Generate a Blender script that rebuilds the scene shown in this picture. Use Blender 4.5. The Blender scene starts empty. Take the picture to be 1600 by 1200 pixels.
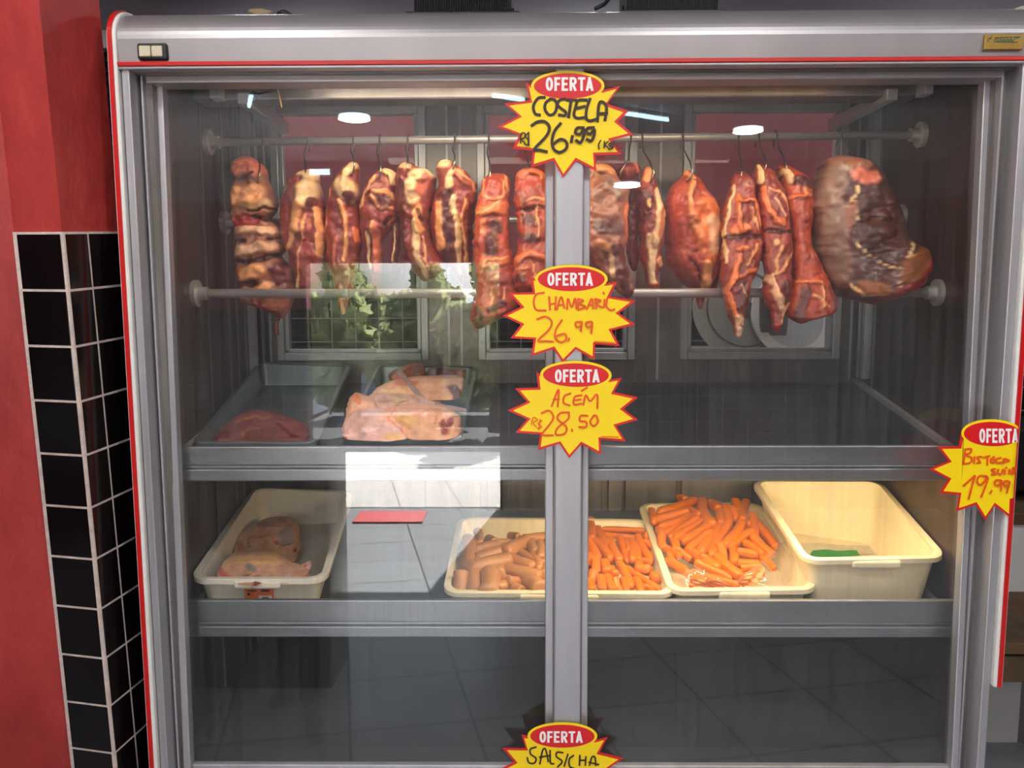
import bpy, bmesh, math, random
import numpy as np
from mathutils import Vector, Matrix
random.seed(7); rng = np.random.default_rng(7)
SC = bpy.context.scene; COL = SC.collection

# ------------------------------------------------------------------ camera, world, sun, lights, exposure
CX, CD, CZ, PITCH, YAW, ROLL, F = -0.09866, 1.69817, 1.55515, 0.12079, -0.011, -0.00373, 1330.0
fw = np.array([math.sin(YAW)*math.cos(PITCH), math.cos(YAW)*math.cos(PITCH), -math.sin(PITCH)])
_r = np.array([math.cos(YAW), -math.sin(YAW), 0.0]); _u = np.cross(_r, fw)
rt = math.cos(ROLL)*_r + math.sin(ROLL)*_u; up = -math.sin(ROLL)*_r + math.cos(ROLL)*_u
cam_d = bpy.data.cameras.new('camera'); cam = bpy.data.objects.new('camera', cam_d); COL.objects.link(cam)
cam.matrix_world = Matrix(((rt[0], up[0], -fw[0], CX), (rt[1], up[1], -fw[1], -CD), (rt[2], up[2], -fw[2], CZ), (0, 0, 0, 1)))
cam_d.sensor_fit = 'HORIZONTAL'; cam_d.sensor_width = 36.0; cam_d.lens = F/1600*36.0
cam_d.clip_start = 0.02; cam_d.clip_end = 400
SC.camera = cam
SC.view_settings.view_transform = 'Standard'; SC.view_settings.look = 'None'
SC.view_settings.gamma = 1.0; SC.view_settings.exposure = 0.0; SC.view_settings.use_curve_mapping = False

W = bpy.data.worlds.new('world'); SC.world = W; W.use_nodes = True
wn = W.node_tree; wn.nodes.clear()
sky = wn.nodes.new('ShaderNodeTexSky'); sky.sky_type = 'NISHITA'; sky.sun_disc = False
sky.sun_elevation = math.radians(58); sky.sun_rotation = math.radians(150); sky.air_density = 1.2; sky.dust_density = 2.0
cl = wn.nodes.new('ShaderNodeTexNoise'); cl.inputs['Scale'].default_value = 3.2; cl.inputs['Detail'].default_value = 6
cr = wn.nodes.new('ShaderNodeValToRGB'); cr.color_ramp.elements[0].position = .42; cr.color_ramp.elements[1].position = .62
mx = wn.nodes.new('ShaderNodeMix'); mx.data_type = 'RGBA'; mx.inputs['B'].default_value = (15, 15.6, 16.4, 1)
bg = wn.nodes.new('ShaderNodeBackground'); bg.inputs['Strength'].default_value = 0.7
wo = wn.nodes.new('ShaderNodeOutputWorld'); tcw = wn.nodes.new('ShaderNodeTexCoord')
wn.links.new(tcw.outputs['Generated'], cl.inputs['Vector'])
wn.links.new(cl.outputs['Fac'], cr.inputs['Fac']); wn.links.new(cr.outputs['Color'], mx.inputs['Factor'])
wn.links.new(sky.outputs['Color'], mx.inputs['A']); wn.links.new(mx.outputs['Result'], bg.inputs['Color'])
wn.links.new(bg.outputs['Background'], wo.inputs['Surface'])

def light(name, kind, loc, energy, color=(1, 1, 1), size=1.0, size_y=None, rot=(0, 0, 0), shape=None):
    d = bpy.data.lights.new(name, kind); d.energy = energy; d.color = color
    if kind == 'AREA':
        d.shape = shape or ('RECTANGLE' if size_y else 'DISK'); d.size = size
        if size_y: d.size_y = size_y
    o = bpy.data.objects.new(name, d); COL.objects.link(o); o.location = loc; o.rotation_euler = rot
    return o
s = light('sun', 'SUN', (0, -8, 20), 56.0, (1, .96, .9), rot=(math.radians(49), math.radians(10), 0)); s.data.angle = .01
CEIL = 2.75
LAMPS = [(-1.11, -3.51), (1.38, -3.90), (0.67, -4.5), (-0.9, -1.1), (0.55, -1.3), (1.9, -1.6), (-0.2, -2.6), (1.7, 1.2), (0.2, 1.35), (-1.0, 1.3)]  # unmirrored lamps, bar the one by the shutter, are added to light the shop
for i, (x, y) in enumerate(LAMPS):
    light('ceiling_lamp_light', 'AREA', (x, y, CEIL-.03-(.25 if y == -4.5 else 0)), 15.5 if y < 0 else 5.0, (1, .97, .93), .19)

# ------------------------------------------------------------------ helpers
def lin(c):
    return tuple((v/255/12.92 if v/255 <= .04045 else ((v/255+.055)/1.055)**2.4) for v in c)
def P(x, y, Y):
    d = fw + rt*(x-800)/F - up*(y-600)/F
    return np.array([CX, -CD, CZ]) + d*((Y+CD)/d[1])
def PX(xs, ys, Ys):                                     # vectorised P
    xs = np.asarray(xs, float); ys = np.asarray(ys, float); Ys = np.asarray(Ys, float)
    d = fw[None] + rt[None]*((xs-800)/F)[:, None] - up[None]*((ys-600)/F)[:, None]
    return np.array([CX, -CD, CZ])[None] + d*((Ys+CD)/d[:, 1])[:, None]

def mesh_obj(name, verts, faces, mats, parent=None, midx=None, smooth=False, loc=(0, 0, 0)):
    me = bpy.data.meshes.new(name); me.from_pydata([tuple(v) for v in verts], [], [tuple(f) for f in faces]); me.update()
    if not isinstance(mats, (list, tuple)): mats = [mats]
    for m in mats: me.materials.append(m)
    if midx is not None: me.polygons.foreach_set('material_index', midx)
    if smooth: me.polygons.foreach_set('use_smooth', [True]*len(me.polygons))
    o = bpy.data.objects.new(name, me); COL.objects.link(o); o.location = loc
    if parent is not None: o.parent = parent
    return o
class MB:
    def __init__(s): s.v = []; s.f = []; s.m = []; s.sm = False
    def add(s, vs, fs, mi=0):
        b = len(s.v); s.v += [tuple(map(float, v)) for v in vs]; s.f += [tuple(b+i for i in f) for f in fs]; s.m += [mi]*len(fs); return s
    def box(s, x0, x1, y0, y1, z0, z1, mi=0):
        vs = [(x0, y0, z0), (x1, y0, z0), (x1, y1, z0), (x0, y1, z0), (x0, y0, z1), (x1, y0, z1), (x1, y1, z1), (x0, y1, z1)]
        return s.add(vs, [(0, 3, 2, 1), (4, 5, 6, 7), (0, 1, 5, 4), (1, 2, 6, 5), (2, 3, 7, 6), (3, 0, 4, 7)], mi)
    def hexa(s, b, t, mi=0):                            # bottom quad, top quad (both counter-clockwise from above)
        return s.add(list(b)+list(t), [(0, 3, 2, 1), (4, 5, 6, 7), (0, 1, 5, 4), (1, 2, 6, 5), (2, 3, 7, 6), (3, 0, 4, 7)], mi)
    def tube(s, pts, r, n=10, mi=0, cap=True):
        pts = [np.array(p, float) for p in pts]; k = len(pts); rs = r if isinstance(r, (list, tuple)) else [r]*k
        rings = []; ref = None
        for i in range(k):
            t = pts[min(i+1, k-1)]-pts[max(i-1, 0)]; t = t/(np.linalg.norm(t)+1e-12)
            if ref is None:
                ref = np.array([0, 0, 1.0]) if abs(t[2]) < .9 else np.array([0, 1.0, 0])
            a = ref-t*(ref@t); a /= np.linalg.norm(a)+1e-12; b = np.cross(t, a); ref = a
            rings.append([pts[i]+rs[i]*(math.cos(2*math.pi*j/n)*a+math.sin(2*math.pi*j/n)*b) for j in range(n)])
        vs = [v for R in rings for v in R]; fs = []
        for i in range(k-1):
            for j in range(n): fs.append((i*n+j, i*n+(j+1) % n, (i+1)*n+(j+1) % n, (i+1)*n+j))
        if cap: fs.append(tuple(range(n))[::-1]); fs.append(tuple((k-1)*n+j for j in range(n)))
        return s.add(vs, fs, mi)
    def prism(s, poly, axis, a0, a1, mi=0):             # poly of 2-D points extruded along 'x','y' or 'z'
        def mk(p, a): return {'x': (a, p[0], p[1]), 'y': (p[0], a, p[1]), 'z': (p[0], p[1], a)}[axis]
        n = len(poly); vs = [mk(p, a0) for p in poly]+[mk(p, a1) for p in poly]
        fs = [(i, (i+1) % n, n+(i+1) % n, n+i) for i in range(n)]+[tuple(range(n))[::-1], tuple(range(n, 2*n))]
        return s.add(vs, fs, mi)
    def build(s, name, mats, parent=None, smooth=False, bevel=0.0, seg=2, loc=(0, 0, 0)):
        o = mesh_obj(name, s.v, s.f, mats, parent, s.m, smooth, loc)
        bm = bmesh.new(); bm.from_mesh(o.data); bmesh.ops.recalc_face_normals(bm, faces=bm.faces); bm.to_mesh(o.data); bm.free()
        if bevel:
            b = o.modifiers.new('bevel', 'BEVEL'); b.width = bevel; b.segments = seg; b.limit_method = 'ANGLE'; b.angle_limit = math.radians(40)
        return o
def tag(o, label=None, cat=None, group=None, kind=None):
    if label: o['label'] = label
    if cat: o['category'] = cat
    if group: o['group'] = group
    if kind: o['kind'] = kind
    return o
def empty(name, loc, label, cat, group=None):
    o = bpy.data.objects.new(name, None); COL.objects.link(o); o.location = tuple(map(float, loc)); o.empty_display_size = .05
    return tag(o, label, cat, group)
def under(o, root):                                     # keep world placement of a mesh built in world coordinates
    o.parent = root; o.location = tuple(-Vector(root.location)); return o

# ------------------------------------------------------------------ materials
def new_mat(name):
    m = bpy.data.materials.new(name); m.use_nodes = True; nt = m.node_tree
    return m, nt, nt.nodes['Principled BSDF']
def node(nt, t, **kw):
    n = nt.nodes.new(t)
    for k, v in kw.items():
        if k in n.inputs: n.inputs[k].default_value = v
        else: setattr(n, k, v)
    return n
def coords(nt, scale=(1, 1, 1), src='Object'):
    tc = nt.nodes.new('ShaderNodeTexCoord'); mp = nt.nodes.new('ShaderNodeMapping'); mp.inputs['Scale'].default_value = scale
    nt.links.new(tc.outputs[src], mp.inputs['Vector']); return mp.outputs['Vector']
def mat(name, rgb, rough=.5, metal=0.0, var=.12, scale=12.0, stretch=(1, 1, 1), bump=0.0, bscale=None, spec=.5, dark=None, coat=0.0, trans=0.0, rvar=.0, subs=0.0):
    m, nt, b = new_mat(name); c = lin(rgb); v = coords(nt, stretch)
    n = node(nt, 'ShaderNodeTexNoise', Scale=scale, Detail=5.0, Roughness=.6); nt.links.new(v, n.inputs['Vector'])
    r = nt.nodes.new('ShaderNodeValToRGB'); r.color_ramp.elements[0].position = .3; r.color_ramp.elements[1].position = .72
    d = lin(dark) if dark else tuple(x*(1-2*var) for x in c); l = tuple(min(1, x*(1+var)) for x in c)
    r.color_ramp.elements[0].color = (*d, 1); r.color_ramp.elements[1].color = (*l, 1)
    nt.links.new(n.outputs['Fac'], r.inputs['Fac']); nt.links.new(r.outputs['Color'], b.inputs['Base Color'])
    b.inputs['Roughness'].default_value = rough; b.inputs['Metallic'].default_value = metal; b.inputs['Specular IOR Level'].default_value = spec
    if coat: b.inputs['Coat Weight'].default_value = coat; b.inputs['Coat Roughness'].default_value = .08
    if trans: b.inputs['Transmission Weight'].default_value = trans
    if subs: b.inputs['Subsurface Weight'].default_value = subs; b.inputs['Subsurface Radius'].default_value = (.012, .006, .003)
    if rvar:
        mr = node(nt, 'ShaderNodeMapRange'); mr.inputs['To Min'].default_value = rough-rvar; mr.inputs['To Max'].default_value = rough+rvar
        nt.links.new(n.outputs['Fac'], mr.inputs['Value']); nt.links.new(mr.outputs['Result'], b.inputs['Roughness'])
    if bump:
        n2 = node(nt, 'ShaderNodeTexNoise', Scale=bscale or scale*4, Detail=4.0); nt.links.new(v, n2.inputs['Vector'])
        bp = node(nt, 'ShaderNodeBump', Strength=bump, Distance=.01); nt.links.new(n2.outputs['Fac'], bp.inputs['Height']); nt.links.new(bp.outputs['Normal'], b.inputs['Normal'])
    return m
M = {}
M['steel'] = mat('brushed_steel', (176, 172, 174), .42, .7, .07, 3, (1, 1, .15), .03, 90, rvar=.08)
M['steel_v'] = mat('steel_frame', (188, 187, 192), .4, .65, .08, 4, (4, 4, .3), .03, 60, rvar=.08)
M['steel_in'] = mat('stained_steel_lining', (132, 126, 122), .38, .75, .16, 5, (3, 3, .5), .08, 14, rvar=.1)
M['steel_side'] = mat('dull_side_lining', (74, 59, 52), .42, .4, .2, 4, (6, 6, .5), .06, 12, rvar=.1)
M['steel_shelf'] = mat('shelf_steel', (84, 90, 94), .38, .8, .14, 5, (.6, 3, 1), .05, 30, rvar=.12)
M['steel_lip'] = mat('shelf_lip_steel', (160, 162, 166), .38, .85, .1, 6, (.4, 1, 1), .05, 40, rvar=.12)
M['dark_floor'] = mat('dark_cabinet_floor', (62, 64, 64), .5, .4, .2, 6, (1, 1, 1), .05, 40, rvar=.12)
M['rail'] = mat('rail_pipe', (196, 192, 186), .36, .6, .06, 8, (.3, 1, 1), rvar=.06)
M['tray_steel'] = mat('tray_steel', (126, 134, 138), .34, .75, .1, 6)
M['alu'] = mat('aluminium_profile', (188, 192, 192), .38, .6, .05, 8)
M['white_trim'] = mat('white_trim_plastic', (226, 224, 220), .35, 0, .05, 20)
M['red_trim'] = mat('red_trim_plastic', (196, 24, 24), .35, 0, .06, 20)
M['black_plastic'] = mat('black_plastic', (22, 22, 24), .4)
M['cream_plastic'] = mat('cream_rocker', (206, 196, 170), .4)
M['bin'] = mat('white_bin_plastic', (236, 228, 206), .42, 0, .05, 8, subs=.25, bump=.02, bscale=60)
M['bin_warm'] = mat('warm_lit_bin_plastic', (236, 222, 184), .42, 0, .06, 8, subs=.25, bump=.02, bscale=60)  # white bin plastic with the shelf lamp's warm light put into its colour
M['red_plaster'] = mat('red_painted_plaster', (176, 58, 54), .55, 0, .1, 7, (1, 1, .6), .35, 26, dark=(146, 38, 38))
M['tile'] = mat('glossy_black_tile', (16, 8, 10), .14, 0, .3, 4)
M['grout'] = mat('pale_grout', (214, 196, 188), .8, 0, .12, 40, bump=.3)
M['hotdog'] = mat('orange_sausage_skin', (216, 118, 4), .36, 0, .1, 30, spec=.35, dark=(188, 90, 2), subs=.0)
M['rawsaus'] = mat('raw_sausage_skin', (198, 148, 88), .3, 0, .12, 45, dark=(176, 106, 66), subs=.1, bump=.15, bscale=120)
M['hook'] = mat('hook_steel', (150, 140, 126), .28, .95)
M['yellow'] = mat('yellow_paper', (250, 216, 8), .42, 0, .02, 5)
M['redpap'] = mat('red_paper', (214, 24, 32), .42, 0, .02, 5)
M['whitepap'] = mat('white_print', (244, 236, 236), .45, 0, .02, 5)
M['ink_black'] = mat('black_marker_ink', (52, 30, 14), .5, 0, .3, 60)
M['ink_red'] = mat('red_marker_ink', (232, 84, 16), .5, 0, .1, 60)
M['brass'] = mat('brass_plate', (150, 118, 48), .4, .5, .15, 30)
M['green'] = mat('green_print', (30, 84, 58), .5, 0, .1, 30)
M['ceil'] = mat('ceiling_paint', (190, 190, 196), .8, 0, .05, 4)
M['navy'] = mat('navy_shutter', (20, 20, 48), .45, .1, .1, 4)
M['orange_lab'] = mat('orange_label', (236, 112, 24), .45, 0, .05, 20)
M['coil'] = mat('black_coil', (34, 32, 34), .5, .3)
M['wood'] = mat('worn_wood', (92, 70, 44), .65, 0, .25, 8, (1, 1, .2), .2, 40, dark=(48, 36, 24))
M['asphalt'] = mat('asphalt', (74, 76, 78), .9)
M['verge'] = mat('dry_verge', (92, 98, 66), .9, 0, .2, 2)
M['pave'] = mat('pale_paving', (206, 204, 200), .8, 0, .06, 5)
M['house'] = mat('house_wall', (150, 160, 172), .8, 0, .08, 3)
M['roof'] = mat('roof_sheet', (70, 80, 92), .6)
M['leaf'] = mat('leaf_green', (150, 180, 96), .6, 0, .2, 3, dark=(84, 122, 52))
def leafy(name, rgb):
    m, nt, bs = new_mat(name); nt.nodes.remove(bs); out = nt.nodes['Material Output']; n = node(nt, 'ShaderNodeTexNoise', Scale=2.5, Detail=4.0); nt.links.new(coords(nt), n.inputs['Vector'])
    r = nt.nodes.new('ShaderNodeValToRGB'); r.color_ramp.elements[0].position = .35; r.color_ramp.elements[1].position = .65
    r.color_ramp.elements[0].color = (*lin(tuple(v*.7 for v in rgb)), 1); r.color_ramp.elements[1].color = (*lin(rgb), 1); nt.links.new(n.outputs['Fac'], r.inputs['Fac'])
    df = nt.nodes.new('ShaderNodeBsdfDiffuse'); tl_ = nt.nodes.new('ShaderNodeBsdfTranslucent'); mxs = nt.nodes.new('ShaderNodeMixShader'); mxs.inputs['Fac'].default_value = .55
    for s_ in (df, tl_): nt.links.new(r.outputs['Color'], s_.inputs['Color'])
    nt.links.new(df.outputs[0], mxs.inputs[1]); nt.links.new(tl_.outputs[0], mxs.inputs[2]); nt.links.new(mxs.outputs[0], out.inputs['Surface']); return m
M['leaf'] = leafy('leaf_green', (196, 208, 150))
M['bark'] = mat('bark', (84, 66, 50), .9)
M['green_paper'] = mat('green_leaflet', (36, 140, 62), .5, 0, .1, 30)
M['pinkprint'] = mat('printed_film', (206, 84, 50), .35, 0, .2, 40, dark=(214, 150, 60))
M['cardboard'] = mat('scrap_paper', (150, 132, 106), .8)

def emit(name, rgb, s):
    m, nt, b = new_mat(name); b.inputs['Base Color'].default_value = (*lin(rgb), 1)
    b.inputs['Emission Color'].default_value = (*lin(rgb), 1); b.inputs['Emission Strength'].default_value = s; return m
M['lamp'] = emit('lamp_diffuser', (220, 236, 255), 14.0)
M['tube'] = emit('warm_tube', (255, 206, 120), 1.1)
M['tube_cool'] = emit('cool_tube', (205, 235, 255), 14.0)

def glass_mat(name, refl, film, film_rgb=(150, 156, 158), streak=True, tint=(1, 1, 1)):
    m, nt, b = new_mat(name); nt.nodes.remove(b); out = nt.nodes['Material Output']
    tr = nt.nodes.new('ShaderNodeBsdfTransparent'); tr.inputs['Color'].default_value = (*tint, 1)
    gl = nt.nodes.new('ShaderNodeBsdfGlossy'); gl.inputs['Roughness'].default_value = 0.0
    df = nt.nodes.new('ShaderNodeBsdfDiffuse'); df.inputs['Color'].default_value = (*lin(film_rgb), 1)
    fr = node(nt, 'ShaderNodeLayerWeight', Blend=.5); pw = node(nt, 'ShaderNodeMath', operation='POWER'); pw.inputs[1].default_value = 5.0
    nt.links.new(fr.outputs['Facing'], pw.inputs[0]); mu = node(nt, 'ShaderNodeMath', operation='MULTIPLY_ADD'); mu.inputs[1].default_value = 1-refl; mu.inputs[2].default_value = refl
    nt.links.new(pw.outputs[0], mu.inputs[0])
    m1 = nt.nodes.new('ShaderNodeMixShader'); m2 = nt.nodes.new('ShaderNodeMixShader')
    if film and streak:
        v = coords(nt, (70, 1, 2.2)); n = node(nt, 'ShaderNodeTexNoise', Scale=1.0, Detail=4.0, Roughness=.65); nt.links.new(v, n.inputs['Vector'])
        v2 = coords(nt, (2.2, 1, 2.0)); n2 = node(nt, 'ShaderNodeTexNoise', Scale=1.0, Detail=3.0); nt.links.new(v2, n2.inputs['Vector'])
        mm = node(nt, 'ShaderNodeMath', operation='MULTIPLY'); nt.links.new(n.outputs['Fac'], mm.inputs[0]); nt.links.new(n2.outputs['Fac'], mm.inputs[1])
        mr = node(nt, 'ShaderNodeMapRange'); mr.inputs['From Min'].default_value = .12; mr.inputs['From Max'].default_value = .42
        mr.inputs['To Min'].default_value = film*.4; mr.inputs['To Max'].default_value = film*2.6
        nt.links.new(mm.outputs[0], mr.inputs['Value']); nt.links.new(mr.outputs['Result'], m1.inputs['Fac'])
    else: m1.inputs['Fac'].default_value = film
    nt.links.new(tr.outputs[0], m1.inputs[1]); nt.links.new(df.outputs[0], m1.inputs[2])
    nt.links.new(mu.outputs[0], m2.inputs['Fac']); nt.links.new(m1.outputs[0], m2.inputs[1]); nt.links.new(gl.outputs[0], m2.inputs[2])
    nt.links.new(m2.outputs[0], out.inputs['Surface']); return m
M['glass'] = glass_mat('front_glass', .055, .03)
M['glass_rear'] = glass_mat('rear_glass', .005, .03, streak=False)
M['plastic_film'] = glass_mat('clear_bag_film', .1, .12, (240, 225, 200), streak=False)
M['acrylic'] = glass_mat('clear_strip_film', .25, .25, (235, 235, 240), streak=False)

def wall_tile_mat():                                    # red paint over black tile with pale joints, in world metres
    m, nt, b = new_mat('red_over_black_tile'); g = nt.nodes.new('ShaderNodeNewGeometry'); sp = nt.nodes.new('ShaderNodeSeparateXYZ')
    nt.links.new(g.outputs['Position'], sp.inputs[0])
    def line(sock, per, w):
        a = node(nt, 'ShaderNodeMath', operation='PINGPONG'); a.inputs[1].default_value = per/2; nt.links.new(sock, a.inputs[0])
        c = node(nt, 'ShaderNodeMath', operation='LESS_THAN'); c.inputs[1].default_value = w/2; nt.links.new(a.outputs[0], c.inputs[0]); return c.outputs[0]
    xy = node(nt, 'ShaderNodeMath', operation='ADD'); nt.links.new(sp.outputs['X'], xy.inputs[0]); nt.links.new(sp.outputs['Y'], xy.inputs[1])
    mxm = node(nt, 'ShaderNodeMath', operation='MAXIMUM'); nt.links.new(line(xy.outputs[0], .1, .005), mxm.inputs[0]); nt.links.new(line(sp.outputs['Z'], .1, .005), mxm.inputs[1])
    tcol = node(nt, 'ShaderNodeMix', data_type='RGBA'); tcol.inputs['A'].default_value = (*lin((18, 12, 14)), 1); tcol.inputs['B'].default_value = (*lin((140, 132, 128)), 1)
    nt.links.new(mxm.outputs[0], tcol.inputs['Factor'])
    up_ = node(nt, 'ShaderNodeMath', operation='GREATER_THAN'); up_.inputs[1].default_value = 1.6; nt.links.new(sp.outputs['Z'], up_.inputs[0])
    n = node(nt, 'ShaderNodeTexNoise', Scale=5.0, Detail=4.0); nt.links.new(g.outputs['Position'], n.inputs['Vector'])
    rr = nt.nodes.new('ShaderNodeValToRGB'); rr.color_ramp.elements[0].color = (*lin((120, 40, 44)), 1); rr.color_ramp.elements[1].color = (*lin((150, 54, 54)), 1)
    nt.links.new(n.outputs['Fac'], rr.inputs['Fac'])
    fin = node(nt, 'ShaderNodeMix', data_type='RGBA'); nt.links.new(up_.outputs[0], fin.inputs['Factor']); nt.links.new(tcol.outputs['Result'], fin.inputs['A']); nt.links.new(rr.outputs['Color'], fin.inputs['B'])
    gy = node(nt, 'ShaderNodeMath', operation='GREATER_THAN'); gy.inputs[1].default_value = 2.44; nt.links.new(sp.outputs['Z'], gy.inputs[0])
    f2 = node(nt, 'ShaderNodeMix', data_type='RGBA'); f2.inputs['B'].default_value = (*lin((150, 148, 158)), 1); nt.links.new(gy.outputs[0], f2.inputs['Factor']); nt.links.new(fin.outputs['Result'], f2.inputs['A'])
    nt.links.new(f2.outputs['Result'], b.inputs['Base Color'])
    mr = node(nt, 'ShaderNodeMapRange'); mr.inputs['To Min'].default_value = .15; mr.inputs['To Max'].default_value = .55
    nt.links.new(up_.outputs[0], mr.inputs['Value']); nt.links.new(mr.outputs['Result'], b.inputs['Roughness']); return m
M['wall'] = wall_tile_mat()
def floor_mat(name, rgb, joint, per, rough):
    m, nt, b = new_mat(name); v = coords(nt, (1, 1, 1)); br = node(nt, 'ShaderNodeTexBrick', Scale=1.0); br.offset = 0
    for k, vv in (('Brick Width', per), ('Row Height', per), ('Mortar Size', .006), ('Color1', (*lin(rgb), 1)), ('Color2', (*lin(tuple(c-10 for c in rgb)), 1)), ('Mortar', (*lin(joint), 1))): br.inputs[k].default_value = vv
    rot = nt.nodes.new('ShaderNodeMapping'); rot.inputs['Rotation'].default_value = (0, 0, math.radians(12)); nt.links.new(v, rot.inputs['Vector']); nt.links.new(rot.outputs[0], br.inputs['Vector'])
    nt.links.new(br.outputs['Color'], b.inputs['Base Color']); b.inputs['Roughness'].default_value = rough; return m
M['floor'] = floor_mat('grey_floor_tile', (156, 160, 166), (66, 66, 68), .45, .3)
M['white_tile'] = floor_mat('white_wall_tile', (214, 212, 208), (120, 116, 112), .2, .3)
M['pavement'] = floor_mat('paving_slabs', (214, 212, 206), (130, 128, 124), .5, .85)

def meat_mat(name, rough, marb, scale, fat=(226, 160, 112), bump=.35, subs=.06):
    m, nt, b = new_mat(name); at = nt.nodes.new('ShaderNodeAttribute'); at.attribute_name = 'Col'
    v = coords(nt, (1, 1, .55))
    n = node(nt, 'ShaderNodeTexNoise', Scale=scale, Detail=6.0, Roughness=.7, Distortion=.6); nt.links.new(v, n.inputs['Vector'])
    r = nt.nodes.new('ShaderNodeValToRGB'); r.color_ramp.elements[0].position = .57; r.color_ramp.elements[1].position = .74
    nt.links.new(n.outputs['Fac'], r.inputs['Fac'])
    fm = node(nt, 'ShaderNodeMath', operation='MULTIPLY'); fm.inputs[1].default_value = marb; nt.links.new(r.outputs['Color'], fm.inputs[0])
    mx = node(nt, 'ShaderNodeMix', data_type='RGBA'); mx.inputs['B'].default_value = (*lin(fat), 1)
    nt.links.new(fm.outputs[0], mx.inputs['Factor']); nt.links.new(at.outputs['Color'], mx.inputs['A'])
    n3 = node(nt, 'ShaderNodeTexNoise', Scale=scale*.45, Detail=5.0); nt.links.new(v, n3.inputs['Vector'])
    mr = node(nt, 'ShaderNodeMapRange'); mr.inputs['From Min'].default_value = .3; mr.inputs['From Max'].default_value = .7; mr.inputs['To Min'].default_value = .72; mr.inputs['To Max'].default_value = 1.18
    nt.links.new(n3.outputs['Fac'], mr.inputs['Value'])
    m2 = node(nt, 'ShaderNodeMix', data_type='RGBA', blend_type='MULTIPLY'); m2.inputs['Factor'].default_value = 1.0
    nt.links.new(mx.outputs['Result'], m2.inputs['A']); nt.links.new(mr.outputs['Result'], m2.inputs['B'])
    nt.links.new(m2.outputs['Result'], b.inputs['Base Color'])
    b.inputs['Roughness'].default_value = rough; b.inputs['Subsurface Weight'].default_value = subs; b.inputs['Subsurface Radius'].default_value = (.01, .004, .002)
    n2 = node(nt, 'ShaderNodeTexNoise', Scale=scale*1.5, Detail=5.0); nt.links.new(v, n2.inputs['Vector'])
    bp = node(nt, 'ShaderNodeBump', Strength=bump, Distance=.004); nt.links.new(n2.outputs['Fac'], bp.inputs['Height']); nt.links.new(bp.outputs['Normal'], b.inputs['Normal'])
    return m
M['meat'] = meat_mat('raw_meat', .38, .5, 75, bump=.5, subs=.03)
M['skin'] = meat_mat('poultry_skin', .38, .2, 70, (236, 190, 150), .5, .12)
M['smooth_meat'] = meat_mat('dry_meat', .34, .14, 45, (190, 130, 100), .25)
# ------------------------------------------------------------------ the room
def struct(o): o['kind'] = 'structure'; return o
ZB, YB = 2.75, 1.9
struct(MB().box(-3.2, 3.2, -5.0, YB, -.1, 0).build('floor', M['floor']))
struct(MB().box(-3.2, 3.2, -5.0, YB+.1, CEIL, CEIL+.1).build('ceiling', M['ceil']))
struct(MB().box(-3.3, 3.3, YB, YB+.12, 0, CEIL).build('wall_back', M['wall']))
struct(MB().box(-3.3, -3.2, -5.0, YB, 0, CEIL).build('wall_left', M['wall']))
struct(MB().box(3.2, 3.3, -5.0, YB, 0, CEIL).build('wall_right', M['wall']))
wf = MB(); wf.box(-3.3, -1.8, -5.15, -5.0, 0, CEIL); wf.box(-.27, 3.3, -5.15, -5.0, 0, CEIL); wf.box(-1.8, -.27, -5.15, -5.0, 1.97, CEIL)
struct(wf.build('wall_front', M['wall']))
struct(MB().box(-12, 12, -8.2, -5.15, -.14, -.02).build('pavement', M['pavement']))
struct(MB().box(-25, 25, -14.0, -8.2, -.2, -.12).build('road', M['asphalt']))
struct(MB().box(-25, 25, -30, -14.0, -.3, -.05).build('far_ground', M['verge']))

# street trees and house seen mirrored in the glass
def tree(x, y, h, r, lab, seed):
    t = empty('street_tree', (x, y, -.05), lab, 'tree', None)
    MB().tube([(0, 0, 0), (.05, 0, h*.35), (-.03, .05, h*.7)], [.13, .1, .05], 8).build('trunk', M['bark'], t)
    rg = np.random.default_rng(seed); n = 4200; c = rg.normal(size=(n, 3)); c /= np.linalg.norm(c, axis=1)[:, None]
    c *= (rg.random(n)**.4)[:, None]*np.array([r, r, h*.42])*(.75+.35*np.sin(5*c[:, :1]+3*c[:, 2:3])); c[:, 2] += h*.56
    fol = MB()
    for p in c:
        a, b = rg.normal(size=3), rg.normal(size=3); a /= np.linalg.norm(a); b -= a*(a@b); b /= np.linalg.norm(b); s_ = .09+.07*rg.random()
        fol.add([p-a*s_, p-b*s_*.6, p+a*s_, p+b*s_*.6], [(0, 1, 2, 3)])
    fol.build('foliage', M['leaf'], t)
tree(-2.5, -10.2, 2.75, .8, 'pale green street tree next to the grey house in the mirrored street', 1)
tree(-1.5, -11.9, 2.9, .85, 'bushy green street tree in the middle of the mirrored street', 2)
tree(-.45, -10.3, 2.6, .8, 'low green street tree nearest the right edge of the mirrored doorway', 4)
tree(-7.2, -15.6, 3.2, 1.0, 'small green tree beyond the grey house in the mirrored street', 3)
gw = empty('garden_wall', (-1.0, -13.2, -.05), 'pale garden wall behind the trees of the mirrored street', 'wall')
MB().box(-2.4, 4.0, -.1, .1, 0, 1.25).build('wall_face', M['house'], gw); MB().box(-2.42, 4.02, -.13, .13, 1.25, 1.31).build('coping', M['roof'], gw)
hs = empty('street_house', (-4.6, -12.6, -.05), 'grey house with a sheet roof across the mirrored street', 'house')
MB().box(-1.2, .95, -1.5, 0, 0, 1.55).build('house_body', M['house'], hs)
MB().prism([(-1.7, 1.55), (.15, 1.55), (.15, 1.6), (-.8, 2.15), (-1.7, 1.7)], 'x', -1.35, 1.1).build('roof', M['roof'], hs)
MB().box(-.7, -.2, -.02, .03, .5, 1.1).build('shutter', M['roof'], hs)
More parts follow.
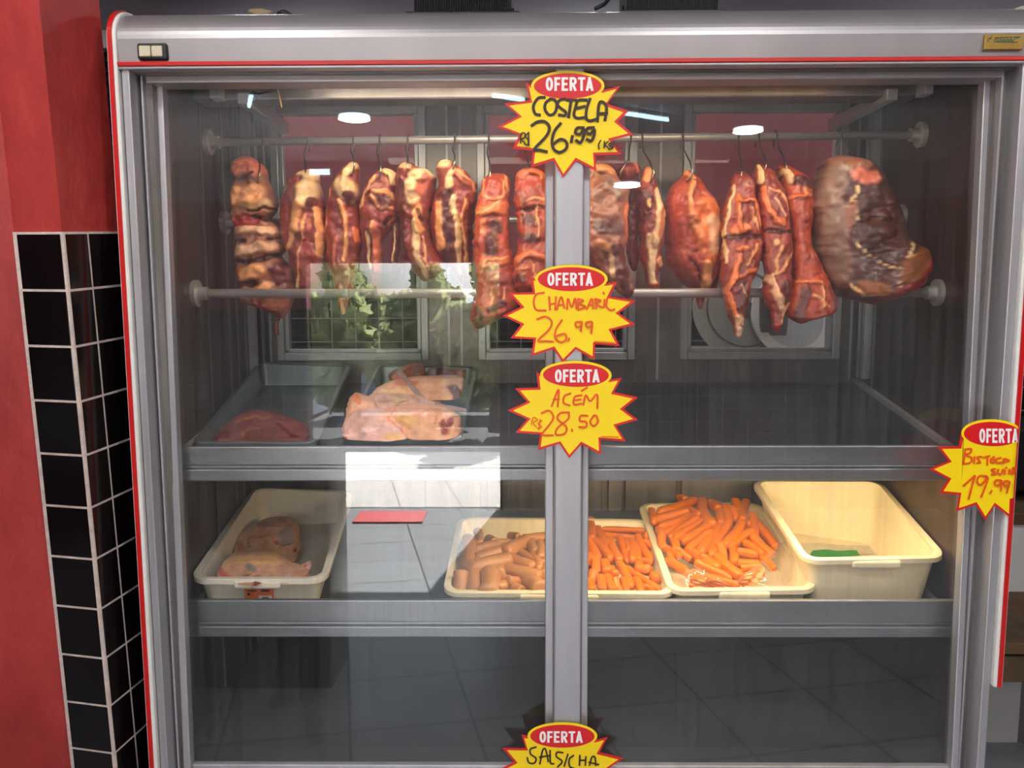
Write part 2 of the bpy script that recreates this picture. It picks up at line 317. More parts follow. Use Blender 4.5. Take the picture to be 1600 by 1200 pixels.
tag(MB().box(-1.36, -.84, -4.85, -4.48, .001, .014).build('doormat', M['redpap'], bevel=.004), 'red doormat just inside the street doorway', 'doormat')
ct = empty('shop_counter', (-1.5, -2.1, 0), 'dark shop counter mirrored at the left of the glass', 'counter')
MB().box(-.8, .63, .16, .5, 0, .93).build('counter_body', M['tile'], ct)
MB().box(-.83, .645, .14, .52, .93, .97).build('counter_top', M['black_plastic'], ct, bevel=.006)

LN = ['round ceiling lamp mirrored above the left window of the case', 'round ceiling lamp mirrored above the right window of the case',
      'round ceiling lamp mirrored low beside the central post', 'added round ceiling lamp nearest the tiled pillar', 'added round ceiling lamp in front of the case on the right',
      'added round ceiling lamp nearest the right wall in front of the case', 'added round ceiling lamp above the middle of the shop floor',
      'added round ceiling lamp behind the case on the right', 'added round ceiling lamp behind the middle of the case', 'round ceiling lamp behind the case by the shutter']
for (x, y), lb in zip(LAMPS, LN):
    t = empty('ceiling_lamp', (x, y, CEIL-(.25 if y == -4.5 else 0)), lb, 'lamp', 'round ceiling lamps')
    MB().tube([(0, 0, 0), (0, 0, -.012)], .108, 32).build('lamp_ring', M['white_trim'], t)
    if y == -4.5: MB().tube([(0, 0, 0), (0, 0, .25)], .006, 8).build('hanging_rod', M['white_trim'], t)
    MB().tube([(0, 0, -.012), (0, 0, -.016)], .095, 32).build('diffuser', M['lamp'], t)
for a, b, lb in (((-1.48, -2.73), (-1.64, -3.16), 'short cool tube lamp mirrored at the top left of the glass'), ((.51, -3.38), (.8, -3.55), 'short cool tube lamp mirrored just right of the topmost price sign'),
                 ((-.25, -2.97), (-.08, -3.07), 'short cool tube lamp mirrored just left of the topmost price sign')):
    t = empty('tube_lamp', (a[0], a[1], CEIL), lb, 'lamp', 'ceiling tube lamps')
    dx, dy = b[0]-a[0], b[1]-a[1]
    MB().tube([(0, 0, -.01), (dx, dy, -.01)], .016, 8).build('tube_housing', M['white_trim'], t)
    MB().tube([(0, 0, -.036), (dx, dy, -.036)], .012, 8).build('tube', M['tube_cool'], t)

t = empty('panel_lamp', (-1.66, -4.97, 2.66), 'small white panel lamp mirrored above the rib cut with the broad fat cap', 'lamp')
MB().box(-.085, .085, -.03, .03, -.03, .03).build('lamp_housing', M['white_trim'], t, bevel=.004)
MB().box(-.078, .078, .03, .036, -.022, .022).build('diffuser', M['tube_cool'], t)

# roller shutter behind the pillar
sh = empty('roller_shutter', (-2.0, YB-.03, 0), 'dark navy roller shutter behind the red pillar', 'shutter')
m = MB()
for k in range(62): m.prism([(-.012, k*.04), (.006, k*.04), (.006, k*.04+.038), (-.004, k*.04+.036), (-.014, k*.04+.02)], 'x', -.6, .62)
m.build('slats', M['navy'], sh)
MB().box(-.62, .64, -.06, .02, 2.48, 2.55).build('shutter_box', M['white_trim'], sh, bevel=.004)

# ------------------------------------------------------------------ pillar
C0 = P(97, 364, -.15); C1 = P(180, 1200, -.0852)
UPV = C0-C1; UPV /= np.linalg.norm(UPV)
RV = np.array([.19723, .97806, .067]); RV -= UPV*(RV@UPV); RV /= np.linalg.norm(RV)
LV = np.cross(UPV, RV); LV = -LV if LV[0] > 0 else LV; LV /= np.linalg.norm(LV)
def along(org, d, px, py):                             # distance s so that org+d*s shows at column px
    q = fw + rt*(px-800)/F - up*(py-600)/F; o = np.array([CX, -CD, CZ]); nrm = np.cross(q, up)
    return float(((o-org)@nrm)/(d@nrm))
wr = along(C0, RV, 186.5, 361); wl = along(C0, LV, 26, 362)
PIL = empty('pillar', C0-UPV*C0[2], 'red painted pillar clad in black tiles below, left of the meat case', 'pillar')
org = Vector(C0)
Pm = np.array([LV, RV, UPV])
def pil(l, r, u): return C0 + LV*l + RV*r + UPV*u
LV2 = LV*math.cos(math.radians(-24)) + RV*math.sin(math.radians(-24))    # the wider face left of the tiled strip
def pil2(l, u): return C0 + LV*(wl+.006) + LV2*l + UPV*u
T, Bm = 1.2, -1.75
m = MB(); e = .006
def ring(u): return [pil(wl+e, -.0, u), pil(0, 0, u), pil(0, wr, u), pil(wl+e, wr, u)]
b_, t_ = ring(Bm), ring(T)
m.add(b_+t_, [(0, 1, 5, 4), (1, 2, 6, 5), (2, 3, 7, 6), (3, 0, 4, 7), (0, 1, 2, 3), (4, 5, 6, 7)])
bb = [pil(wl+e, 0, Bm), pil2(.6, Bm), pil2(.6, Bm)+RV*.4, pil(wl+e, .2, Bm)]; tt = [pil(wl+e, 0, T), pil2(.6, T), pil2(.6, T)+RV*.4, pil(wl+e, .2, T)]
m.add(bb+tt, [(0, 1, 5, 4), (1, 2, 6, 5), (2, 3, 7, 6), (3, 0, 4, 7), (0, 1, 2, 3), (4, 5, 6, 7)])
under(m.build('red_plaster', M['red_plaster'], PIL), PIL)
# tiles: each row 0.1 m, one column on the front face, two on the side face
tl = MB(); gr = MB(); H = .1033; j = .0045; th = .006; rows_n = 16
c1 = along(C0, RV, 133, 363)
def slab(mb, o_, d_, n_, a0, a1, u0, u1, t0, t1, mi=0):
    q = [o_+d_*a0+UPV*u0, o_+d_*a1+UPV*u0, o_+d_*a1+UPV*u1, o_+d_*a0+UPV*u1]
    mb.hexa([v+n_*t0 for v in q], [v+n_*t1 for v in q], mi)
NF = -RV; NR = -LV
slab(gr, C0, LV, NF, -.004, wl+.004, -rows_n*H, .002, 0, .0052); slab(gr, C0, RV, NR, -.004, wr, -rows_n*H, .002, 0, .0052)
for k in range(rows_n):
    u1, u0 = -k*H-j/2, -(k+1)*H+j/2
    jt = [random.uniform(-.0008, .0008) for _ in range(6)]
    slab(tl, C0, LV, NF, .0006+jt[0], wl-.004+jt[1], u0, u1, .001, th)
    slab(tl, C0, RV, NR, .0006+jt[2], c1-j/2, u0, u1, .001, th)
    slab(tl, C0, RV, NR, c1+j/2, wr-.002, u0, u1, .001, th)
g_ = gr.build('grout', M['grout'], PIL); under(g_, PIL)
t__ = tl.build('tile_cladding', M['tile'], PIL, bevel=.0008); under(t__, PIL)

# ------------------------------------------------------------------ the display case
FR = empty('display_refrigerator', (0, .3, 0), 'large stainless steel glass-fronted meat display refrigerator', 'refrigerator')
def fp(mb, name, m, bevel=0.0, smooth=False, seg=2, parent=None):
    o = mb.build(name, m, None, smooth, bevel, seg)
    o.parent = parent or FR; o.location = tuple(-Vector(FR.location)) if parent is None else (0, 0, 0); return o
z_ = lambda py, Y, px=900: float(P(px, py, Y)[2])
x_ = lambda px, Y, py=600: float(P(px, py, Y)[0])
XI = .835; XO = .866
zb = z_(91, -.055); zt = z_(13, -.01)
for sgn in (-1, 1):
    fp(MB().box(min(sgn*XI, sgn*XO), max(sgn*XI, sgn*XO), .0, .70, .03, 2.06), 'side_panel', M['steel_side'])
for sx in (-.78, .78):
    for sy in (.06, .62): fp(MB().box(sx-.03, sx+.03, sy-.03, sy+.03, 0, .03), 'foot', M['black_plastic'])
fp(MB().box(-XI, XI, .05, .70, .03, .545), 'base', M['dark_floor'])
fp(MB().box(-XI, XI, .0, .70, 2.045, 2.06), 'inner_ceiling', M['steel_in'])
# header with rounded top
prof = [(-.05, zb)]
r1, r2 = .075, .075
for k in range(15):
    a = math.pi/2*k/14; prof.append((-.055+.085*(1-math.cos(a)), zt-.062+.062*math.sin(a)))
prof += [(.68, zt+.004), (.68, 2.06), (.03, 2.06), (.03, zb)]
fp(MB().prism(prof, 'x', -.850, .850), 'header', M['steel'], smooth=False)
for sgn, zend in ((-1, .03), (1, z_(1074, -.06, 1550))):
    a0, a1 = (-.868, -.850) if sgn < 0 else (.850, .868)
    big = [(-.062, zend)]+[(y-.006, z+.004) for y, z in prof[1:16]]+[(.06, zt+.002), (.06, zt-.05), (.0, zt-.09), (-.03, zb), (-.03, zend)]
    fp(MB().prism(big, 'x', a0, a1), 'edge_trim', M['white_trim'], bevel=.003)
    c = (a0+a1)/2+sgn*.0015; w = .0042
    red = [(-.0645, zend+.002)]+[(y-.0085, z+.0065) for y, z in prof[1:14]]+[(y-.004, z+.002) for y, z in prof[13:0:-1]]+[(-.058, zend+.002)]
    fp(MB().prism(red, 'x', c-w, c+w), 'edge_stripe', M['red_trim'])
# red strip under the header, white bead, top rail
fp(MB().box(-.85, .85, -.061, -.03, z_(98.5, -.06), z_(92, -.06)), 'header_stripe', M['red_trim'], bevel=.0015)
fp(MB().box(-.85, .85, -.058, -.03, z_(104, -.055), z_(99, -.055)), 'header_bead', M['steel'], bevel=.002)
fp(MB().box(-.85, .85, -.03, .06, z_(111, -.03), z_(103.5, -.03)), 'upper_track', M['steel_in'])
fp(MB().box(-.82, .82, -.012, .05, z_(125.5, -.012), z_(113, -.012)), 'top_rail', M['steel'], bevel=.003)
zs = z_(91, -.05)
fp(MB().box(-.868+.02, -.836+.003, -.05, .02, .1, zs), 'corner_post', M['steel_v'], bevel=.002)
fp(MB().box(.833, .850, -.05, .02, .1, zs), 'corner_post', M['steel_v'], bevel=.002)
for sgn in (-1, 1):
    a, b = sorted((sgn*.833, sgn*.812))
    fp(MB().box(a, b, .0, .04, .5, 1.96), 'door_track', M['steel_in'])
    fp(MB().box(a+.004, a+.008, -.012, .0, .5, 1.96), 'track_rib', M['steel_v'])
fp(MB().box(-.85, .85, -.05, .06, .40, .502), 'bottom_rail', M['steel'], bevel=.004)
fp(MB().box(-.82, .82, -.02, .05, .502, .512), 'bottom_track', M['steel_v'], bevel=.003)
mxl, mxr = x_(866.5, -.03), x_(910, -.03)
fp(MB().box(mxl, mxr, -.035, .0, .502, z_(104, -.03)), 'centre_post', M['steel_v'], bevel=.003)
al = math.radians(1.5); ta = math.tan(al)
def door(x0, x1, wl_, wr_):
    def bar(mb, xa, xb, za_, zb2, ya, yb):              # upright bar leaning back with the pane
        f = lambda z: (z-.534)*ta
        return mb.hexa([(xa, ya+f(za_), za_), (xb, ya+f(za_), za_), (xb, yb+f(za_), za_), (xa, yb+f(za_), za_)], [(xa, ya+f(zb2), zb2), (xb, ya+f(zb2), zb2), (xb, yb+f(zb2), zb2), (xa, yb+f(zb2), zb2)])
    mb = MB(); bar(mb, x0, x0+wl_, .514, 1.955, -.016, .008); bar(mb, x1-wr_, x1, .514, 1.955, -.016, .008); bar(mb, x0+wl_, x1-wr_, .514, .536, -.006, .008); bar(mb, x0+wl_, x1-wr_, 1.936, 1.955, -.006, .008)
    d = fp(mb, 'sliding_door', M['steel_v'], bevel=.002)
    y0, y1, za, zb_ = -.0004, -.0004+1.403*ta, .534, 1.938
    g = MB().hexa([(x0+wl_*.5, y0, za), (x1-wr_*.5, y0, za), (x1-wr_*.5, y0+.004, za), (x0+wl_*.5, y0+.004, za)], [(x0+wl_*.5, y1, zb_), (x1-wr_*.5, y1, zb_), (x1-wr_*.5, y1+.004, zb_), (x0+wl_*.5, y1+.004, zb_)])
    fp(g, 'glass_pane', M['glass'], parent=d)
door(-.815, x_(866, -.018), .0145, x_(866, -.018)-x_(852.5, -.018))
door(x_(911, -.018), .815, x_(922, -.018)-x_(911, -.018), .0145)

# back wall with three window openings
YW = .66
def rect(x0, y0, x1, y1, Y):
    a, b, c, d = P(x0, y0, Y), P(x1, y0, Y), P(x0, y1, Y), P(x1, y1, Y)
    return [(a[0]+c[0])/2, (b[0]+d[0])/2, (c[2]+d[2])/2, (a[2]+b[2])/2]
wins = [rect(428, 166, 668, 562, YW), rect(746, 166, 994, 562, YW), rect(1065, 166, 1318, 558, YW)]
zlo = min(w[2] for w in wins); zhi = min(2.035, max(w[3] for w in wins))
m = MB(); xs = [-XI]+[v for w in wins for v in w[:2]]+[XI]
for k in range(0, 8, 2): m.box(xs[k], xs[k+1], YW, YW+.035, .5, 2.045)
for w in wins: m.box(w[0], w[1], YW, YW+.035, .5, zlo); m.box(w[0], w[1], YW, YW+.035, zhi, 2.045)
fp(m, 'rear_panel', M['steel_in'])
for w in wins:
    x0, x1 = w[0], w[1]; f = .021
    fm = MB().box(x0, x0+f, YW-.012, YW+.03, zlo, zhi).box(x1-f, x1, YW-.012, YW+.03, zlo, zhi).box(x0+f, x1-f, YW-.012, YW+.03, zhi-f, zhi).box(x0+f, x1-f, YW-.012, YW+.03, zlo, zlo+f)
    fm.box(x0+f, x0+f+.012, YW-.002, YW+.022, zlo+f, zhi-f).box(x1-f-.012, x1-f, YW-.002, YW+.022, zlo+f, zhi-f).box(x0+f, x1-f, YW-.002, YW+.022, zlo+f, zlo+f+.01)
    fo = fp(fm, 'rear_sliding_frame', M['alu'], bevel=.002)
    fp(MB().box(x0+f, x1-f, YW+.008, YW+.012, zlo+f, zhi-f), 'rear_pane', M['glass_rear'], parent=fo)
# seams on the columns and left wall lining
for px in (405, 418, 700, 720, 1030, 1335): 
    xx = x_(px, YW, 380); fp(MB().box(xx-.003, xx+.003, YW-.004, YW, 1.28, 2.04), 'lining_seam', M['steel_v'])
for yy, sd in ((.30, (-1,)), (.44, (-1,)), (.50, (-1,)), (.56, (-1, 1))):
    for sgn in sd: fp(MB().box(*sorted((sgn*(XI-.003), sgn*XI)), yy-.004, yy+.004, .56, 2.04), 'side_seam', M['steel_in'])
for sx, sy in ((1, .585), (1, .615), (-1, .60)): fp(MB().box(*sorted((sx*(XI-.02), sx*XI)), sy-.008, sy+.008, 1.29, 2.04), 'corner_strip', M['alu'])
# cooling housing hung from the ceiling, its brackets and wire
hz0 = z_(153, .22); hx0, hx1 = x_(300, .22, 150), x_(1440, .22, 150)
fp(MB().box(hx0, hx1, .22, .30, hz0, 2.045), 'cooling_housing', M['steel_in'], bevel=.004)
fp(MB().box(hx0+.05, hx1-.05, .30, .40, hz0+.035, 2.045), 'housing_step', M['alu'], bevel=.003)
for bx in (hx0+.06, hx1-.005): fp(MB().box(bx-.008, bx+.012, .18, .222, hz0-.004, 2.045), 'bracket', M['alu'], bevel=.002)
for sgn in (-1, 1):
    xx = .70*sgn if sgn > 0 else -.70
    fp(MB().hexa([(xx-.012, .2, hz0-.012), (xx+.012, .2, hz0-.012), (xx*1.05+.012, .655, hz0+.0), (xx*1.05-.012, .655, hz0+.0)], [(xx-.012, .2, hz0+.012), (xx+.012, .2, hz0+.012), (xx*1.05+.012, .655, hz0+.03), (xx*1.05-.012, .655, hz0+.03)]), 'side_runner', M['alu'], bevel=.002)
wx = P(432, 128, .2); wy = P(440, 168, .2)
fp(MB().tube([wx, wy], .0022, 6), 'brass_rod', M['brass'])
fp(MB().tube([P(452, 132, .2), P(430, 140, .21), P(405, 146, .21), P(395, 144, .21)], .003, 6), 'cable', M['black_plastic'])
# warm tubes: at the top front and under the upper shelf
ltz = z_(121, .11)
fp(MB().tube([(-.10, .11, ltz-.002), (.60, .11, ltz-.002)], .012, 12), 'lamp_tube', M['tube'])
fp(MB().box(-.6, .68, .128, .134, ltz+.001, 2.045), 'lamp_housing', M['alu'])  # unseen plate added to keep the tube's reflection out of the rear panes
l = light('case_lamp_light', 'AREA', (.03, .10, ltz-.004), 5.5, (1, .84, .64), 1.15, .06, (math.radians(28), 0, 0))
# hanging rails
for (y, a, b, r) in ((.344, 1.880, 1.888, .0095), (.43, 1.700, 1.707, .009), (.223, 1.529, 1.525, .0105)):
    ro = fp(MB().tube([(-XI+.004, y, a), (XI-.004, y, b)], r, 20), 'hanging_rail', M['rail'], smooth=True)
    for sx, zz in ((-1, a), (1, b)):
        fp(MB().tube([(sx*(XI-.0), y, zz), (sx*(XI-.01), y, zz), (sx*(XI-.011), y, zz), (sx*(XI-.03), y, zz)], [.03, .03, .016, .015], 20), 'flange', M['rail'], parent=ro)
def rail_z(x): return 1.884+x*.0048
# shelves: sloping sheets with a front lip
S1A, S1B = (.06, z_(697, .06)-.03), (.655, z_(597, .655, 1360))
S2A = (.08, z_(938, .08)-.045); S2B = (.655, S2A[1]+.155*.575)
def splane(S, h=0.0):
    (y0, z0), (y1, z1) = S; return (z1-z0)/(y1-y0), z0-(z1-z0)/(y1-y0)*y0+h
def S(Sh, px, py, h=0.0):
    k, c = splane(Sh, h); d = fw + rt*(px-800)/F - up*(py-600)/F; o = np.array([CX, -CD, CZ])
    t = (k*o[1]+c-o[2])/(d[2]-k*d[1]); return o+d*t
SH1, SH2 = (S1A, S1B), (S2A, S2B)
for SHx, ys, yf, mt in ((SH1, (697, 727, 732, 751), .052, 'upper_shelf'), (SH2, (938, 973, 978, 995), .072, 'lower_shelf')):
    k, c = splane(SHx); ya, yb = SHx[0][0]+.004, SHx[1][0]
    so = fp(MB().hexa([(-XI+.002, ya, k*ya+c-.012), (XI-.002, ya, k*ya+c-.012), (XI-.002, yb, k*yb+c-.012), (-XI+.002, yb, k*yb+c-.012)], [(-XI+.002, ya, k*ya+c), (XI-.002, ya, k*ya+c), (XI-.002, yb, k*yb+c), (-XI+.002, yb, k*yb+c)]), mt, M['steel_shelf'])
    z0, z1, z2, z3 = [z_(v, yf) for v in ys]
    fp(MB().box(-XI+.002, XI-.002, yf, yf+.014, z1, z0).box(-XI+.002, XI-.002, yf+.003, yf+.014, z2, z1).box(-XI+.002, XI-.002, yf-.004, yf+.012, z3, z2), 'shelf_lip', M['steel_lip'], bevel=.003, parent=so)
    for sgn in (-1, 1):
        a, b = sorted((sgn*(XI-.016), sgn*(XI-.002)))
        fp(MB().hexa([(a, ya+.02, k*(ya+.02)+c), (b, ya+.02, k*(ya+.02)+c), (b, yb, k*yb+c), (a, yb, k*yb+c)], [(a, ya+.02, k*(ya+.02)+c+.012), (b, ya+.02, k*(ya+.02)+c+.012), (b, yb, k*yb+c+.012), (a, yb, k*yb+c+.012)]), 'shelf_edge', M['rail'], parent=so)
k1, c1_ = splane(SH1)
utz = k1*.12+c1_-.03
fp(MB().tube([(-.1, .10, utz), (.72, .10, utz)], .01, 12), 'lamp_tube', M['tube'])
light('shelf_lamp_light', 'AREA', (.36, .10, utz-.012), 4.6, (1, .78, .46), .85, .03, (math.radians(25), 0, 0))
# panels on the back wall between the shelves
for px0, px1 in ((664, 752), (760, 782), (784, 940), (950, 972), (976, 1058), (1064, 1175)):
    a, b = x_(px0, .65, 780), x_(px1, .65, 780); fp(MB().box(a, b, .648, .66, .9, 1.18), 'back_panel', M['steel_in'], bevel=.003)

# switch and maker's plate on the header, clutter on top
yf = -.0555
sw = fp(MB().box(x_(216, yf, 81), x_(262, yf, 81), yf-.006, yf+.02, z_(94, yf, 239), z_(68, yf, 239)), 'rocker_switch', M['black_plastic'], bevel=.004, seg=3)
fp(MB().box(x_(220, yf, 81), x_(238, yf, 81), yf-.010, yf-.004, z_(90, yf, 239), z_(73, yf, 239)).box(x_(239, yf, 81), x_(256, yf, 81), yf-.009, yf-.004, z_(90, yf, 239), z_(73, yf, 239)), 'rocker', M['cream_plastic'], bevel=.002, parent=sw)
np_ = fp(MB().box(x_(1537, yf, 65), x_(1598, yf, 65), yf-.003, yf+.02, z_(78, yf, 1567), z_(54, yf, 1567)), 'name_plate', M['brass'], bevel=.001)

for lab, pa, pb, dep in (('long black finned coil on top of the case, left of centre', 634, 812, .16), ('shorter black finned coil on top of the case, right of centre', 968, 1135, .14)):
    xa, xb = x_(pa, .06, 12), x_(pb, .06, 10)
    t = empty('condenser_coil', ((xa+xb)/2, .06+dep/2, zt+.006), lab, 'coil', 'coils on top of the case'); w = (xb-xa)/2
    m = MB(); n = 60
    for i in range(n):
        q = -w*.86+2*w*.86*i/(n-1); m.box(q-.0006, q+.0006, -dep/2+.01, dep/2-.01, .012, .11)
    m.build('fins', M['coil'], t)
    MB().box(-w, w, -dep/2, dep/2, 0, .012).build('coil_base', M['black_plastic'], t, bevel=.002)
    m = MB()
    for q in range(3):
        zz = .03+.028*q; m.tube([(-w*.9, -.02, zz), (w*.9, -.02, zz)], .005, 8)
    m.build('pipe', M['coil'], t)
for lab, px, sz, sd in (('crumpled pale scrap on top of the case near its left end', 405, .016, 1), ('dark scrap on top of the case right of the crumpled pale scrap', 442, .012, 2)):
    bm = bmesh.new(); bmesh.ops.create_icosphere(bm, subdivisions=3, radius=sz)
    for v in bm.verts: v.co = v.co*(.7+.6*rng.random()) if False else Vector((v.co.x*1.4, v.co.y, v.co.z*.7))*(1+.25*math.sin(190*v.co.x+sd)*math.cos(170*v.co.z+sd*2))
    me = bpy.data.meshes.new('paper_scrap'); bm.to_mesh(me); bm.free(); me.materials.append(M['cardboard'] if sd == 1 else M['coil'])
    o = bpy.data.objects.new('paper_scrap', me); COL.objects.link(o); o.location = (x_(px, .05, 12), .06, zt+.006+sz*.5); tag(o, lab, 'scrap')
cb = MB().tube([P(930, 14, .05)+(0, 0, .0), P(945, 6, .06), P(955, -6, .08)], .004, 8).build('loose_cable', M['coil'], smooth=True); tag(cb, 'short dark cable rising between the two coils on top of the case', 'cable')

# ------------------------------------------------------------------ behind and beside the case
sl = empty('meat_slicer', (.73, 1.15, 1.06), 'steel meat cutting machine with a round blade seen through the right rear window', 'machine')
bl = []
for k in range(40):
    a = 2*math.pi*k/40; bl.append((.17*math.cos(a), .17*math.sin(a)))
def disc(mb, cx, cz, r0, r1, y0, y1, n=44, tilt=0):
    vs = []; 
    for (r, y) in ((r0, y0), (r1, y0), (r1, y1), (r0, y1)):
        vs += [(cx+r*math.cos(2*math.pi*k/n), y+tilt*r*math.sin(2*math.pi*k/n), cz+r*math.sin(2*math.pi*k/n)) for k in range(n)]
    fs = []
    for a in range(4):
        b = (a+1) % 4
        for k in range(n): fs.append((a*n+k, a*n+(k+1) % n, b*n+(k+1) % n, b*n+k))
    return mb.add(vs, fs)
disc(MB(), -.09, .40, .001, .17, -.01, .0, tilt=.3).build('blade', M['alu'], sl)
disc(MB(), .06, .375, .10, .135, -.05, -.03, tilt=.5).build('ring_guard', M['white_trim'], sl)
disc(MB(), .06, .375, .001, .10, -.045, -.035, tilt=.5).build('turntable', M['alu'], sl)
disc(MB(), -.09, .40, .001, .028, -.03, -.012, tilt=.3).build('hub', M['steel_in'], sl)
disc(MB(), -.09, .40, .12, .126, -.016, -.008, tilt=.3).build('blade_groove', M['steel_in'], sl)
MB().box(-.25, .27, -.02, .22, .0, .26).build('machine_body', M['steel'], sl, bevel=.01)
MB().prism([(-.05, .26), (.03, .26), (.045, .45), (-.055, .45)], 'y', -.075, -.055).build('bracket', M['steel_in'], sl, bevel=.004)
MB().tube([(.02, -.08, .40), (.09, -.08, .40)], .004, 8).build('lever', M['rail'], sl)
bt = empty('work_table', (.55, 1.3, 0), 'steel work table under the cutting machine behind the case', 'table')
MB().box(-.6, .45, -.3, .3, 1.02, 1.06).build('table_top', M['steel_in'], bt, bevel=.004)
for sx in (-.56, .41):
    for sy in (-.26, .26): MB().box(sx-.02, sx+.02, sy-.02, sy+.02, 0, 1.02).build('leg', M['steel_in'], bt)
tc = empty('tiled_counter', (1.55, 1.45, 0), 'low white tiled counter at the far right behind the case', 'counter')
MB().box(-.45, .9, -.42, .4, 0, .76).build('counter_body', M['white_tile'], tc)
MB().box(-.47, .92, -.44, .42, .76, .80).build('counter_top', M['wood'], tc, bevel=.005)
wb = empty('wooden_bench', (1.28, .53, 0), 'worn wooden bench standing right of the case', 'bench')
MB().box(-.33, .5, -.18, .18, .62, .65).build('bench_top', M['wood'], wb, bevel=.003)
for sx, sy in ((-.32, -.17), (-.32, .13), (.44, -.17), (.44, .13)): MB().box(sx, sx+.035, sy, sy+.04, 0, .62).build('leg', M['wood'], wb, bevel=.002)
MB().box(-.28, .44, -.165, -.145, .54, .61).build('apron', M['wood'], wb, bevel=.002)
tag(MB().box(1.10, 1.17, .48, .52, .6505, .654).build('paper_scrap', M['whitepap']), 'small pale scrap lying on the worn wooden bench', 'scrap')
bx = empty('black_appliance', (1.52, 1.32, 0), 'black boxy appliance standing on the white tiled counter at the right edge', 'appliance')
MB().box(-.22, .25, -.15, .14, .83, 1.05).build('body', M['black_plastic'], bx, bevel=.01)
for sx in (-.2, .21):
    for sy in (-.13, .10): MB().box(sx, sx+.025, sy, sy+.025, .80, .83).build('foot', M['black_plastic'], bx)
# ------------------------------------------------------------------ noise and hanging meat
_perm = rng.permutation(256); _val = rng.random(256)
def vnoise(x, y, z):                                    # smooth value noise, 0..1
    xi, yi, zi = np.floor(x).astype(int), np.floor(y).astype(int), np.floor(z).astype(int)
    fx, fy, fz = x-xi, y-yi, z-zi; fx, fy, fz = [t*t*(3-2*t) for t in (fx, fy, fz)]
    def h(a, b, c): return _val[_perm[(_perm[(_perm[a & 255]+b) & 255]+c) & 255]]
    def L(a, b, t): return a+(b-a)*t
    return L(L(L(h(xi, yi, zi), h(xi+1, yi, zi), fx), L(h(xi, yi+1, zi), h(xi+1, yi+1, zi), fx), fy),
             L(L(h(xi, yi, zi+1), h(xi+1, yi, zi+1), fx), L(h(xi, yi+1, zi+1), h(xi+1, yi+1, zi+1), fx), fy), fz)
def fbm(x, y, z, o=3):
    s_ = 0; a = .5; 
    for k in range(o): s_ = s_+a*vnoise(x*2**k+17*k, y*2**k, z*2**k); a *= .5
    return s_/(1-.5**o)
PAL = {'fat': (236, 158, 98), 'cream': (240, 196, 140), 'pale': (226, 170, 130), 'red': (142, 57, 46), 'bright': (172, 66, 42), 'dark': (94, 36, 30), 'deep': (70, 24, 20),
       'pink': (216, 112, 84), 'brown': (86, 46, 34), 'tan': (156, 98, 72), 'ochre': (150, 84, 38), 'blood': (150, 30, 26), 'gris': (140, 104, 88), 'orange': (226, 118, 66),
       'skin': (222, 164, 128), 'skinp': (222, 174, 160), 'yel': (232, 178, 112), 'liver': (116, 68, 66), 'grey': (170, 150, 140)}
def smoothrows(rows, n):
    r = np.array(rows, float); y = r[:, 0]; yy = np.linspace(y[0], y[-1], n)
    def sm(v):
        q = np.interp(yy, y, v); k = max(3, n//26) | 1; p = np.pad(q, k//2, mode='edge'); return np.convolve(p, np.ones(k)/k, 'valid')
    return yy, sm(r[:, 1]), sm(r[:, 2])
